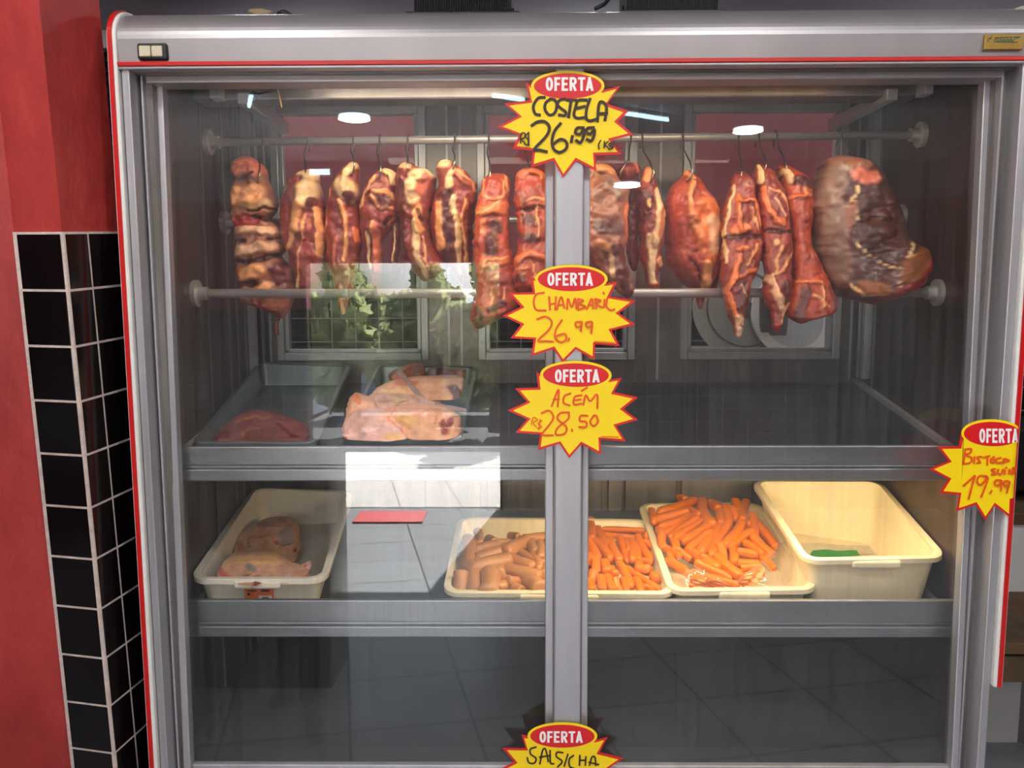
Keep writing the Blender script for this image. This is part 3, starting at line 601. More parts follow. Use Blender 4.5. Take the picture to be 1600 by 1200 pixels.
def meat(name, label, cat, crop, rows, strokes, base, Y, thick, group=None, m='meat', amp=.006, edge=1.6, parent=None, relief=.004, warp=3.0, power=.75, nr=None, loc=None):
    ox, oy, sc_ = crop; rows = [(oy+a*sc_, ox+b*sc_, ox+c*sc_) for a, b, c in rows]
    n = nr or int(min(150, max(30, (rows[-1][0]-rows[0][0])/1.9))); nt_ = 84
    yy, xl, xr = smoothrows(rows, n)
    tt = (yy-yy[0])/(yy[-1]-yy[0]); capf = np.sqrt(np.clip(1-(1-np.clip(np.minimum(tt, 1-tt)/.07, 0, 1))**2, 0, 1))
    yy = np.concatenate([yy[:1], yy, yy[-1:]]); xl = np.concatenate([xl[:1], xl, xl[-1:]]); xr = np.concatenate([xr[:1], xr, xr[-1:]]); capf = np.concatenate([[0], capf, [0]]); tt = np.concatenate([[0], tt, [1]]); n += 2
    th_ = np.linspace(0, 2*math.pi, nt_, endpoint=False); cs, sn = np.cos(th_), np.sin(th_)
    seed = (abs(hash(label)) if False else sum(ord(c)*(i+3) for i, c in enumerate(label))) % 97
    hw = (xr-xl)/2*np.where(capf > 0, .35+.65*capf, .02); xc = (xl+xr)/2
    jag = (fbm(yy/9+seed, yy*0+seed, yy*0)-.5)*edge*4*capf; jag2 = (fbm(yy/9+seed+40, yy*0+seed, yy*0)-.5)*edge*4*capf
    Yc = Y(tt) if callable(Y) else Y[0]+(Y[1]-Y[0])*tt
    px = xc[:, None]+np.sign(cs)[None]*np.abs(cs)[None]**.9*(hw[:, None]+(np.where(cs > 0, 1, 0)*np.abs(cs)**5)[None]*jag[:, None]+(np.where(cs < 0, 1, 0)*np.abs(cs)**5)[None]*jag2[:, None])
    py = np.repeat(yy[:, None], nt_, 1)
    mpp = (CD+Yc)/F                                     # metres per pixel
    T = np.minimum(thick, hw*mpp*1.15+.004)*capf
    dep = -np.sign(sn)[None]*np.abs(sn)[None]**power*T[:, None]
    # colour and relief
    wx_ = px+(fbm(px/14+seed, py/14, px*0, 3)-.5)*warp*3; wy_ = py+(fbm(px/14, py/14+seed+9, px*0, 3)-.5)*warp*3
    colr = np.zeros(px.shape+(3,)); bc = np.array(lin(PAL[base])); nz = fbm(px/22+seed, py/34, dep/mpp[:, None]/22+30, 4)[..., None]
    colr[:] = bc*(.66+.5*nz+.22*fbm(px/5+seed, py/9, px*0+11, 2)[..., None])
    rel = np.zeros(px.shape)
    for key, w, pts in strokes:
        key, rl = (key[:-1], 1.8) if key.endswith('+') else ((key[:-1], -1.5) if key.endswith('-') else (key, .6))
        q = np.array(pts, float)*sc_+np.array([ox, oy]); w = w*sc_; dmin = np.full(px.shape, 1e9)
        if len(q) == 1: dmin = np.hypot(wx_-q[0, 0], wy_-q[0, 1])
        for a, b in zip(q[:-1], q[1:]):
            ab = b-a; t = np.clip(((wx_-a[0])*ab[0]+(wy_-a[1])*ab[1])/(ab@ab+1e-9), 0, 1); dmin = np.minimum(dmin, np.hypot(wx_-a[0]-t*ab[0], wy_-a[1]-t*ab[1]))
        soft = max(1.6, w*.28); wt = np.clip((w*.5+soft*.5-dmin)/soft, 0, 1); wt = wt*wt*(3-2*wt)
        kc = np.array(lin(PAL[key]))*(.84+.32*fbm(px/9+seed, py/9, px*0+7, 3)[..., None]); colr = colr*(1-wt[..., None])+kc*wt[..., None]
        rel += rl*relief*wt
    dz = dep/mpp[:, None]
    bump = (fbm(px/17+seed*3, py/20, dz/17+40, 3)-.5)*2*amp*2+(fbm(px/6+seed, py/6, dz/6+5, 2)-.5)*amp*.7
    dep = dep-(bump+rel)*np.abs(sn)[None]*np.sign(sn)[None]*capf[:, None]
    pts = PX(px.ravel(), py.ravel(), np.repeat(Yc[:, None], nt_, 1).ravel()); pts[:, 1] += dep.ravel()
    if nr is not None:                                  # lying pieces rest flat on their tray
        kf, cf = splane(SH1 if pts[:, 2].mean() > 1.1 else SH2); pts[:, 2] = np.maximum(pts[:, 2], kf*pts[:, 1]+cf+.0048)
    fs = []
    for i in range(n-1):
        for j_ in range(nt_):
            k = (j_+1) % nt_; fs.append((i*nt_+j_, i*nt_+k, (i+1)*nt_+k, (i+1)*nt_+j_))
    o0 = pts.mean(0) if loc is None else np.array(loc)
    if parent is not None: o0 = np.array(parent.location)
    o = mesh_obj(name, pts-o0, fs, M[m], parent, None, True, tuple(o0) if parent is None else (0, 0, 0))
    a = o.data.color_attributes.new('Col', 'FLOAT_COLOR', 'POINT'); buf = np.ones((len(pts), 4), np.float32); buf[:, :3] = np.clip(colr.reshape(-1, 3), 0, 1); a.data.foreach_set('color', buf.ravel())
    bm = bmesh.new(); bm.from_mesh(o.data); bmesh.ops.recalc_face_normals(bm, faces=bm.faces); bm.to_mesh(o.data); bm.free()
    if parent is None: tag(o, label, cat, group)
    return o
A, B, Cc, D = (340, 180, .3), (600, 180, .3), (900, 180, .3), (1110, 180, .3167)
GR = 'cuts of meat hanging from the top rail'
BACK, LEAN = (.30, .30), (.285, .145)
meat('neck_cut', 'stacked pale bony neck cut hanging at the far left of the rail', 'meat', A,
     [(212, 110, 190), (240, 85, 225), (300, 75, 250), (350, 95, 265), (400, 80, 285), (460, 78, 312), (495, 80, 300), (540, 75, 262), (560, 92, 300), (600, 100, 332), (650, 104, 345), (665, 108, 330), (700, 103, 355), (740, 105, 326), (770, 105, 365), (820, 105, 392), (880, 118, 402), (930, 128, 402), (975, 130, 385), (1000, 215, 375), (1030, 270, 368), (1062, 300, 345)],
     [('pink', 90, [(140, 270), (220, 290)]), ('orange', 40, [(100, 245), (200, 225)]), ('dark-', 14, [(90, 335), (180, 340), (215, 310)]), ('cream', 60, [(180, 460), (280, 470)]), ('fat+', 100, [(130, 430), (230, 420)]), ('dark-', 16, [(190, 505), (310, 480)]),
      ('blood-', 60, [(140, 555), (215, 560)]), ('deep-', 22, [(210, 530), (300, 545)]), ('pale+', 40, [(120, 610), (310, 600)]), ('deep-', 18, [(110, 655), (180, 660)]), ('deep-', 14, [(290, 650), (340, 640)]), ('pale+', 55, [(130, 710), (320, 690)]),
      ('deep-', 26, [(120, 760), (230, 765), (330, 735)]), ('red', 40, [(115, 800), (130, 880)]), ('fat+', 70, [(180, 830), (260, 810)]), ('dark-', 40, [(150, 880), (230, 880)]), ('dark', 70, [(340, 800), (370, 920)]), ('fat', 50, [(280, 890), (230, 930)]), ('red', 40, [(250, 980), (320, 1040)])],
     'tan', BACK, .055, GR, amp=.009, relief=.007)
meat('meat_shred', 'small dark red shred dangling below the pale bony neck cut', 'meat', A, [(1060, 305, 325), (1080, 298, 315), (1110, 293, 316), (1140, 300, 320), (1150, 305, 315)], [], 'dark', BACK, .008, None, amp=.002)
meat('rib_cut', 'raw rib cut with a broad cream fat cap, second piece from the left', 'meat', A,
     [(280, 440, 520), (310, 405, 525), (350, 375, 528), (400, 355, 540), (450, 335, 552), (500, 330, 560), (560, 328, 565), (620, 335, 565), (680, 345, 565), (740, 385, 560), (800, 400, 552), (860, 408, 545), (905, 412, 525), (930, 418, 480)],
     [('cream+', 60, [(455, 290), (515, 320)]), ('cream+', 110, [(490, 390), (480, 430)]), ('fat+', 50, [(440, 470), (430, 590)]), ('fat', 26, [(430, 590), (400, 680), (390, 700)]), ('dark', 46, [(520, 450), (515, 490)]), ('fat+', 34, [(540, 500), (548, 600), (552, 730)]), ('fat', 12, [(480, 520), (465, 640), (440, 860)]), ('pink', 24, [(500, 560), (500, 600)]), ('blood', 40, [(480, 660), (520, 740)]), ('pale', 10, [(360, 400), (400, 350)]), ('cream', 22, [(430, 860), (425, 910)])], 'red', BACK, .05, GR)
meat('rib_cut', 'slim raw rib cut with a cream tip, third piece from the left', 'meat', A,
     [(240, 680, 735), (270, 650, 738), (320, 620, 740), (380, 590, 737), (440, 580, 737), (500, 570, 738), (560, 565, 745), (620, 565, 752), (680, 568, 750), (720, 570, 737), (770, 575, 735), (850, 600, 715), (950, 625, 690), (1040, 642, 666)],
     [('cream+', 50, [(710, 258), (690, 300)]), ('cream+', 100, [(670, 370), (690, 390)]), ('dark', 50, [(700, 420), (710, 460)]), ('fat+', 22, [(650, 450), (690, 540), (690, 620), (680, 760)]), ('fat', 12, [(598, 400), (580, 480), (572, 620)]), ('orange', 26, [(735, 600), (742, 660)]), ('pink', 18, [(640, 640), (620, 780)]), ('fat', 16, [(660, 900), (655, 1030)])], 'red', BACK, .042, GR)
meat('rib_cut', 'raw rib cut showing a dark eye ringed with fat, fourth piece from the left', 'meat', A,
     [(275, 850, 900), (300, 820, 930), (340, 790, 935), (400, 760, 932), (450, 745, 935), (500, 740, 938), (550, 742, 935), (590, 745, 915), (620, 755, 884), (660, 765, 864), (720, 775, 858), (780, 785, 852), (850, 800, 845), (905, 808, 838)],
     [('cream+', 36, [(870, 285), (920, 310), (928, 350)]), ('fat+', 28, [(840, 410), (890, 395), (930, 430)]), ('fat+', 18, [(825, 430), (855, 485), (925, 490)]), ('dark', 64, [(875, 455), (895, 460)]), ('fat+', 20, [(835, 330), (780, 420), (752, 480)]), ('cream+', 22, [(790, 620), (800, 800)]), ('pink+', 36, [(832, 580), (840, 800)]), ('deep-', 20, [(915, 530), (890, 580)]), ('fat', 16, [(820, 560), (820, 620)])], 'red', BACK, .048, GR)
r5 = meat('rib_cut', 'raw rib cut with thick marbled fat down its middle, fifth piece from the left', 'meat', B,
     [(245, 90, 130), (265, 75, 160), (290, 70, 245), (330, 62, 272), (400, 62, 268), (450, 65, 255), (500, 70, 245), (560, 80, 240), (620, 85, 245), (680, 88, 265), (740, 100, 300), (780, 140, 340), (800, 155, 320), (830, 165, 285), (868, 195, 250)],
     [('cream+', 44, [(100, 260), (125, 258)]), ('dark', 44, [(95, 350), (100, 500), (115, 740)]), ('cream+', 60, [(170, 320), (245, 315)]), ('cream+', 60, [(150, 370), (165, 450)]), ('fat+', 50, [(180, 480), (195, 600)]), ('cream+', 34, [(170, 560), (180, 720), (225, 840)]), ('pink', 50, [(225, 340), (200, 400)]), ('dark-', 18, [(190, 500), (215, 560)]), ('red', 30, [(225, 640), (260, 760)]), ('fat', 14, [(215, 640), (240, 800)])], 'red', BACK, .05, GR)
meat('meat_strip', 'narrow fatty strip hanging between the fourth and fifth rib cuts', 'meat', B, [(470, 60, 72), (560, 52, 84), (620, 44, 86), (700, 36, 84), (760, 34, 72), (795, 42, 62)], [('cream+', 14, [(62, 560), (52, 760)])], 'red', (.315, .315), .015, None)
meat('rib_cut', 'broad raw rib cut with twin fat stripes, sixth piece from the left', 'meat', B,
     [(230, 290, 350), (260, 278, 380), (300, 278, 430), (340, 285, 470), (380, 285, 488), (420, 270, 488), (460, 255, 478), (500, 245, 470), (560, 243, 466), (620, 248, 465), (680, 265, 462), (740, 295, 460), (790, 340, 458), (820, 375, 456), (880, 392, 468), (905, 415, 455)],
     [('cream+', 50, [(300, 255), (330, 250)]), ('dark', 70, [(330, 420), (340, 740)]), ('fat+', 36, [(288, 470), (305, 690)]), ('cream+', 44, [(365, 300), (345, 370)]), ('pink+', 46, [(400, 310), (440, 350)]), ('fat', 16, [(395, 300), (470, 350), (480, 400)]), ('cream+', 28, [(365, 440), (395, 560), (400, 820)]), ('fat+', 16, [(440, 420), (418, 560), (445, 810)]), ('red', 46, [(425, 390), (435, 420)]), ('dark', 22, [(455, 470), (455, 640)])], 'red', BACK, .05, GR)
meat('chuck_slab', 'ragged red slab of chuck with a dark pointed foot, left of the central post', 'meat', B,
     [(300, 535, 640), (330, 515, 655), (380, 505, 658), (430, 490, 655), (480, 475, 655), (540, 470, 655), (600, 470, 650), (660, 465, 655), (720, 465, 665), (790, 470, 680), (850, 485, 695), (920, 480, 705), (980, 470, 700), (1010, 455, 685), (1060, 452, 600), (1090, 455, 550), (1115, 470, 510)],
     [('fat', 12, [(530, 330), (520, 420), (570, 450), (620, 440), (640, 320)]), ('fat', 10, [(640, 330), (650, 400), (610, 440)]), ('orange+', 46, [(500, 510), (560, 500), (640, 490)]), ('fat', 12, [(485, 520), (560, 500), (600, 460)]), ('dark', 70, [(580, 585)]), ('dark', 60, [(560, 640), (560, 740)]), ('orange', 30, [(520, 560), (520, 620)]), ('orange+', 46, [(530, 770), (640, 760)]), ('fat', 12, [(510, 820), (540, 760), (640, 740)]), ('red', 60, [(560, 850), (660, 850)]), ('fat', 10, [(560, 900), (570, 1010)]), ('fat', 9, [(640, 900), (600, 1000)]), ('dark', 60, [(490, 1020), (500, 1080)]), ('dark', 40, [(560, 1010), (620, 980)])], 'bright', LEAN, .045, GR)
meat('chuck_slab', 'ragged red slab of chuck half hidden by the left side of the central post', 'meat', B,
     [(270, 720, 800), (300, 690, 835), (350, 680, 848), (400, 672, 862), (460, 675, 872), (500, 690, 880), (560, 690, 880), (610, 705, 875), (650, 695, 875), (700, 690, 880), (760, 672, 885), (830, 672, 880), (890, 680, 860), (925, 690, 800)],
     [('pink', 60, [(715, 310)]), ('orange+', 40, [(760, 300), (820, 320)]), ('fat', 14, [(680, 390), (710, 470), (770, 440), (835, 450)]), ('red', 60, [(700, 420), (720, 440)]), ('dark-', 20, [(690, 500), (850, 490)]), ('dark', 60, [(740, 540), (790, 560)]), ('dark', 50, [(720, 640), (790, 650)]), ('fat', 9, [(790, 480), (800, 640)]), ('orange+', 34, [(690, 750), (760, 720), (840, 745)]), ('dark', 60, [(715, 850)]), ('fat', 10, [(770, 760), (790, 900)]), ('fat', 10, [(680, 800), (740, 790)])], 'bright', LEAN, .045, GR)
meat('shoulder_joint', 'large tan skinned shoulder joint just right of the central post', 'meat', Cc,
     [(250, 40, 180), (290, 20, 205), (330, 10, 215), (400, 10, 280), (450, 10, 272), (520, 10, 270), (600, 10, 265), (680, 15, 262), (720, 40, 252), (780, 90, 262), (840, 140, 285), (900, 195, 302), (940, 235, 295), (958, 260, 285)],
     [('fat+', 60, [(110, 290), (180, 290)]), ('tan', 120, [(140, 400), (200, 480)]), ('gris', 50, [(160, 360), (200, 430)]), ('brown', 60, [(110, 590), (200, 600)]), ('fat+', 40, [(110, 680), (150, 700)]), ('deep-', 34, [(145, 740)]), ('cream', 30, [(170, 740), (180, 830)]), ('dark', 70, [(210, 700), (240, 830)]), ('orange', 24, [(255, 480), (262, 650)]), ('brown', 50, [(250, 880), (270, 930)])], 'tan', LEAN, .07, GR, amp=.008, m='smooth_meat')
meat('meat_cut', 'dark red cut with a marbled top tucked behind the tan shoulder joint', 'meat', Cc,
     [(245, 250, 330), (280, 215, 332), (320, 210, 322), (380, 255, 322), (450, 268, 322), (600, 262, 322), (700, 258, 324), (780, 275, 324), (815, 288, 316)],
     [('fat', 14, [(225, 300), (250, 290), (260, 330)]), ('red', 60, [(290, 280), (250, 320)]), ('pink', 16, [(310, 262), (318, 310)])], 'dark', (.31, .30), .035, GR)
meat('shank_cut', 'slender shank cut with a bare bone foot, second piece right of the central post', 'meat', Cc,
     [(265, 355, 400), (300, 345, 408), (340, 335, 415), (380, 315, 425), (430, 308, 440), (480, 310, 462), (540, 318, 466), (600, 325, 462), (660, 330, 455), (720, 330, 442), (770, 345, 452), (800, 358, 442), (840, 365, 422), (880, 360, 440), (908, 378, 436)],
     [('fat+', 40, [(370, 280), (360, 340)]), ('dark', 80, [(345, 430), (350, 520)]), ('yel+', 28, [(375, 460), (380, 480)]), ('dark-', 10, [(392, 440), (388, 500), (360, 510)]), ('cream+', 36, [(420, 400), (430, 520), (400, 680)]), ('fat', 18, [(460, 500), (430, 640)]), ('pink', 12, [(445, 480), (420, 640)]), ('red', 40, [(340, 600), (345, 780)]), ('cream+', 44, [(385, 640), (390, 880)]), ('fat+', 40, [(435, 765), (442, 770)]), ('orange+', 36, [(380, 890), (430, 890)])], 'red', (.30, .255), .04, GR)
meat('round_joint', 'plump orange red joint with a pinched neck hanging above the lowest rail', 'meat', Cc,
     [(285, 545, 605), (310, 560, 620), (340, 530, 650), (370, 495, 665), (420, 470, 705), (480, 460, 735), (540, 458, 747), (600, 462, 756), (660, 465, 758), (720, 468, 757), (780, 475, 748), (810, 510, 742), (850, 530, 740), (890, 560, 735), (905, 600, 735), (925, 622, 690), (960, 628, 665), (1012, 636, 660)],
     [('fat+', 30, [(570, 300), (595, 340)]), ('fat+', 24, [(595, 350), (565, 430), (570, 520), (600, 560)]), ('orange', 160, [(660, 520), (680, 680)]), ('pale', 60, [(690, 560), (690, 700)]), ('fat', 24, [(580, 560), (620, 640)]), ('red', 10, [(480, 600), (520, 740)]), ('red', 10, [(510, 560), (550, 740)]), ('red', 12, [(470, 660), (500, 770)]), ('dark-', 12, [(560, 760), (600, 790), (640, 900)]), ('red', 50, [(560, 840), (600, 880)]), ('fat+', 44, [(650, 780), (650, 900)]), ('dark', 30, [(700, 850), (690, 900)]), ('tan', 26, [(645, 960), (648, 1000)])], 'bright', (.31, .31), .075, GR, amp=.007)
meat('chop_slab', 'long chop slab with a dark saw line and a bony foot, third from the right', 'meat', D,
     [(275, 120, 175), (310, 98, 205), (350, 100, 215), (400, 80, 215), (450, 65, 240), (500, 60, 248), (560, 60, 250), (620, 62, 262), (680, 58, 250), (740, 52, 235), (790, 55, 215), (830, 55, 195), (880, 65, 190), (930, 75, 182), (980, 85, 168), (1020, 105, 162), (1060, 112, 160), (1098, 120, 156)],
     [('cream', 12, [(108, 350), (75, 440), (66, 560), (64, 720)]), ('orange+', 24, [(118, 400), (125, 480), (130, 560)]), ('orange+', 18, [(125, 430), (200, 430), (240, 540)]), ('fat', 14, [(185, 470), (215, 560)]), ('orange+', 40, [(110, 565), (165, 560)]), ('dark-', 22, [(75, 600), (250, 595)]), ('deep', 9, [(80, 612), (255, 608)]), ('orange+', 30, [(120, 660), (160, 660)]), ('orange+', 24, [(125, 690), (100, 790), (72, 870), (100, 950), (130, 1010)]), ('fat', 16, [(215, 640), (160, 740)]), ('orange+', 18, [(110, 805), (215, 760)]), ('dark', 70, [(150, 850), (145, 920)]), ('pale', 5, [(135, 830), (160, 900)]), ('pale+', 46, [(130, 1000), (140, 1085)]), ('dark-', 8, [(135, 1040), (155, 1050)])], 'red', (.285, .13), .036, GR)
meat('chop_slab', 'chop slab with a pale bone streak ending in a red knob, between two other slabs near the right', 'meat', D,
     [(240, 215, 260), (270, 212, 305), (320, 215, 325), (380, 225, 365), (440, 235, 378), (500, 245, 385), (560, 255, 390), (620, 255, 398), (680, 260, 400), (740, 265, 395), (800, 270, 390), (860, 260, 398), (920, 270, 385), (960, 290, 368), (1000, 300, 352), (1050, 305, 350), (1068, 315, 345)],
     [('cream+', 30, [(232, 255), (235, 330)]), ('orange+', 22, [(245, 370), (265, 470), (310, 540)]), ('fat', 13, [(275, 365), (330, 390), (365, 460), (380, 520)]), ('pale', 12, [(300, 420), (340, 500)]), ('orange+', 34, [(300, 530), (330, 530)]), ('deep-', 20, [(260, 575), (390, 580)]), ('yel', 26, [(305, 625)]), ('fat', 14, [(330, 650), (300, 770)]), ('fat', 16, [(385, 690), (330, 770), (280, 790)]), ('pale+', 30, [(275, 800), (300, 880), (340, 960)]), ('dark', 60, [(350, 840), (355, 900)]), ('fat+', 24, [(380, 930), (340, 1020)]), ('blood', 44, [(325, 1050), (340, 1050)])], 'red', (.28, .12), .036, GR)
meat('chop_slab', 'wide flaring red chop slab beside the biggest joint', 'meat', D,
     [(245, 320, 395), (280, 335, 430), (310, 350, 480), (360, 360, 510), (400, 365, 510), (440, 370, 505), (500, 385, 500), (560, 400, 495), (620, 405, 495), (660, 405, 500), (720, 405, 532), (780, 405, 560), (840, 405, 590), (900, 385, 615), (960, 370, 626), (990, 378, 590), (1010, 392, 500), (1030, 430, 470)],
     [('cream+', 32, [(358, 285), (375, 330)]), ('fat', 16, [(440, 345), (450, 400)]), ('orange+', 16, [(370, 405), (465, 405)]), ('dark', 46, [(400, 330), (480, 350)]), ('bright', 70, [(440, 500), (450, 700)]), ('orange+', 18, [(420, 825), (520, 820)]), ('fat+', 16, [(525, 820), (525, 940)]), ('fat', 12, [(470, 860), (440, 950)]), ('dark', 50, [(450, 870), (420, 980)]), ('red', 40, [(570, 850), (590, 950)]), ('fat', 10, [(490, 880), (560, 950)])], 'bright', (.285, .125), .036, GR)
meat('big_joint', 'huge dark brown joint with a pale side and a red lobe, rightmost on the rail', 'meat', D,
     [(197, 600, 690), (215, 560, 745), (260, 540, 800), (320, 530, 840), (380, 515, 870), (440, 510, 900), (500, 508, 925), (560, 508, 940), (620, 520, 962), (670, 525, 1055), (720, 540, 1064), (770, 555, 1060), (820, 575, 1030), (860, 600, 985), (890, 640, 930), (915, 690, 880), (932, 760, 840)],
     [('tan', 100, [(610, 250), (680, 250)]), ('gris', 80, [(580, 290), (550, 430)]), ('gris', 90, [(570, 480), (570, 640), (600, 780)]), ('pink', 70, [(660, 320), (730, 330)]), ('pale', 22, [(745, 335)]), ('cream', 12, [(650, 380), (630, 440), (650, 500), (620, 560)]), ('tan', 34, [(625, 460), (615, 560)]), ('deep-', 9, [(660, 540), (730, 520), (900, 545)]), ('cream', 9, [(640, 620), (660, 660), (720, 710), (820, 760)]), ('deep-', 10, [(665, 640), (720, 690), (800, 740)]), ('brown', 120, [(690, 760), (740, 800)]), ('ochre', 60, [(690, 850), (780, 860)]), ('yel', 10, [(640, 830), (700, 885), (790, 890)]), ('cream', 14, [(920, 640), (890, 700), (960, 690)]), ('ochre+', 120, [(900, 770), (1000, 710)]), ('blood+', 70, [(860, 880), (960, 840), (1050, 730)]), ('blood', 40, [(780, 910), (860, 905)]), ('pale', 10, [(830, 790), (850, 840)])], 'brown', (.255, .165), .09, GR, m='smooth_meat', amp=.007)

def hook(label, tx, bx, by, bY, ymid=None):
    x0 = float(P(tx, 215, .344)[0]); z0 = rail_z(x0); b = P(bx, by, bY); r = .0125
    pts = [(x0-.002, .344+r, z0-.022), (x0, .344+r, z0-.004)]
    for k in range(1, 8):
        a = math.pi*k/8; pts.append((x0, .344+r*math.cos(a), z0+r*math.sin(a)))
    pts += [(x0, .344-r, z0-.006)]
    s0 = np.array(pts[-1]); d = b-s0
    for t, w in ((.35, -.004), (.7, .002)): pts.append(tuple(s0+d*t+np.array([w, 0, 0])+np.array([d[0]*(t*t-t)*.9, 0, 0])))
    pts += [tuple(b), tuple(b+np.array([-.004, .004, -.016])), tuple(b+np.array([-.010, .018, -.022])), tuple(b+np.array([-.014, .03, -.014]))]
    o0 = Vector((x0, .344, z0)); m = MB().tube([np.array(p)-np.array(o0) for p in pts], .0021, 8)
    o = m.build('meat_hook', M['hook'], smooth=True, loc=tuple(o0)); tag(o, label, 'hook', 'meat hooks on the top rail')
for tx, bx, by, lb in ((412, 405, 272, 'wire hook holding the pale bony neck cut at the far left'), (482, 477, 274, 'wire hook holding the rib cut with the broad fat cap'), (553, 554, 254, 'wire hook holding the slim rib cut with the cream tip'),
                       (594, 595, 264, 'wire hook holding the rib cut with the ringed dark eye'), (638, 637, 256, 'wire hook holding the rib cut with thick marbled middle fat'), (711, 710, 252, 'wire hook holding the broad rib cut with twin fat stripes'),
                       (764, 766, 272, 'wire hook holding the chuck slab with the pointed foot'), (822, 826, 266, 'wire hook holding the chuck slab half hidden by the post'), (985, 972, 262, 'wire hook holding the dark cut behind the tan shoulder joint'),
                       (1003, 1022, 268, 'wire hook holding the slender shank cut'), (1066, 1082, 266, 'wire hook holding the plump orange red joint'), (1152, 1158, 274, 'wire hook holding the chop slab with the bony foot'),
                       (1184, 1197, 258, 'wire hook holding the chop slab with the red knob'), (1212, 1229, 260, 'wire hook holding the wide flaring chop slab'), (1312, 1336, 250, 'wire hook holding the huge brown joint')):
    hook(lb, tx, bx, by+2, .252 if bx not in (1336,) else .205)

# ------------------------------------------------------------------ bins and trays
def rquad(q, r, z, n=6):                                # rounded loop inside quad q (FL, FR, BR, BL) at a height along z axis
    q = [np.array(p, float) for p in q]; out = []
    for i in range(4):
        p, a, b = q[i], q[i-1], q[(i+1) % 4]; da = (a-p)/np.linalg.norm(a-p); db = (b-p)/np.linalg.norm(b-p)
        for k in range(n+1):
            t = k/n*math.pi/2; out.append(p+da*r*(1-math.sin(t))+db*r*(1-math.cos(t))+np.array([0, 0, z]))
    return out
def inset(q, d):
    q = [np.array(p, float) for p in q]; c = sum(q)/4; return [p+np.array([np.sign((c-p)[0])*d, np.sign((c-p)[1])*d, 0]) for p in q]
def bin_(name, label, cat, quad, Sh, taper, m, lip=.012, rad=.027, wall=.003, group=None, handle=True, ribs=True):
    kS, cS = splane(Sh); c = sum(quad)/4; base = np.array([c[0], c[1], kS*c[1]+cS]); t = empty(name, base, label, cat, group)
    q = [p-base for p in quad]                          # rim corners, local
    bot = [np.array([p[0], p[1], kS*p[1]+.0012]) for p in inset(q, taper)]
    mid = lambda f, ins: [a*(1-f)+b*f for a, b in zip(inset(q, ins), inset(bot, 0 if ins == 0 else wall))]
    loops = [rquad(bot, rad*.7, 0), rquad(mid(.55, 0.0), rad*.85, 0), rquad(mid(.06, 0.0), rad, 0), rquad(inset(q, 0), rad, -.002)]
    inner = [rquad(inset(q, wall), rad, -.002), rquad(mid(.55, wall), rad*.85, 0), rquad([p+np.array([0, 0, wall]) for p in inset(bot, wall)], rad*.7, 0)]
    def skin(ls, close0, close1):
        n = len(ls[0]); vs = [v for L in ls for v in L]; fs = []
        for i in range(len(ls)-1):
            for j_ in range(n): fs.append((i*n+j_, i*n+(j_+1) % n, (i+1)*n+(j_+1) % n, (i+1)*n+j_))
        if close0: fs.append(tuple(range(n))[::-1])
        if close1: fs.append(tuple((len(ls)-1)*n+j_ for j_ in range(n)))
        return vs, fs
    vs, fs = skin(loops+inner, True, True); mb = MB(); mb.add(vs, fs); o = mb.build('tub', m, t, smooth=True)
    e_ = o.modifiers.new('split', 'EDGE_SPLIT'); e_.split_angle = math.radians(35)
    out_ = inset(q, -lip); rl = [rquad(inset(q, .001), rad, -.010), rquad(out_, rad+lip, -.012), rquad(out_, rad+lip, -.002), rquad(inset(q, -lip+.002), rad+lip, .0), rquad(inset(q, wall+.001), rad, .0), rquad(inset(q, wall+.0005), rad, -.006)]
    rl.append(rl[0]); vs, fs = skin(rl, False, False); mb = MB(); mb.add(vs, fs); o = mb.build('rim', m, t, smooth=True); e_ = o.modifiers.new('split', 'EDGE_SPLIT'); e_.split_angle = math.radians(40)
    if handle:                                          # wide grip under the front rim
        a, b = out_[0], out_[1]; mid_ = (a+b)/2; w = np.linalg.norm(b-a)*.17; MB().box(mid_[0]-w, mid_[0]+w, mid_[1]-.004, mid_[1]+.010, mid_[2]-.022, mid_[2]-.004).build('grip', m, t, bevel=.006, seg=3)
    return t, base, q, bot
def quadS(Sh, h, pts):
    out = []
    for x, y in pts:
        p = S(Sh, x, y, h); p = p if p[1] < .632 else P(x, y, .632)
        if abs(p[0]) > .819:                            # keep clear of the side lining
            lim = math.copysign(.819, p[0]); Yl = (lim-CX)*(p[1]+CD)/(p[0]-CX)-CD; p = P(x, y, max(Yl, min(p[1], .46))); p[0] = lim
        out.append(p)
    return out
def hfor(Sh, py, Yf, px=900):
    k, c_ = splane(Sh); return float(P(px, py, Yf)[2])-(k*Yf+c_)
HL, H2, H3, H4 = hfor(SH2, 902, .108, 400), hfor(SH2, 923, .106), hfor(SH2, 919, .106, 1150), hfor(SH2, 870, .112, 1380); DBG = [('H', HL, H2, H3, H4)]
qL = quadS(SH2, HL, [(303, 902), (503, 902), (545, 768), (400, 762)]); q2 = quadS(SH2, H2, [(700, 922), (1048, 924), (1010, 813), (722, 809)])
q3 = quadS(SH2, H3, [(1052, 920), (1270, 917), (1182, 786), (1004, 788)]); q4 = quadS(SH2, H4, [(1262, 872), (1482, 868), (1384, 752), (1182, 752)])
for nm, q in (('L', qL), ('2', q2), ('3', q3), ('4', q4)): DBG.append((nm, [tuple(p.round(3)) for p in q]))
tL, bL, lqL, _ = bin_('storage_bin', 'white plastic bin holding raw chicken, leftmost on the lower shelf', 'bin', qL, SH2, .018, M['bin'], group='white bins on the lower shelf')
t2, b2, lq2, _ = bin_('storage_bin', 'wide white bin behind the central post holding raw sausages and orange sausages', 'bin', q2, SH2, .014, M['bin_warm'], group='white bins on the lower shelf')
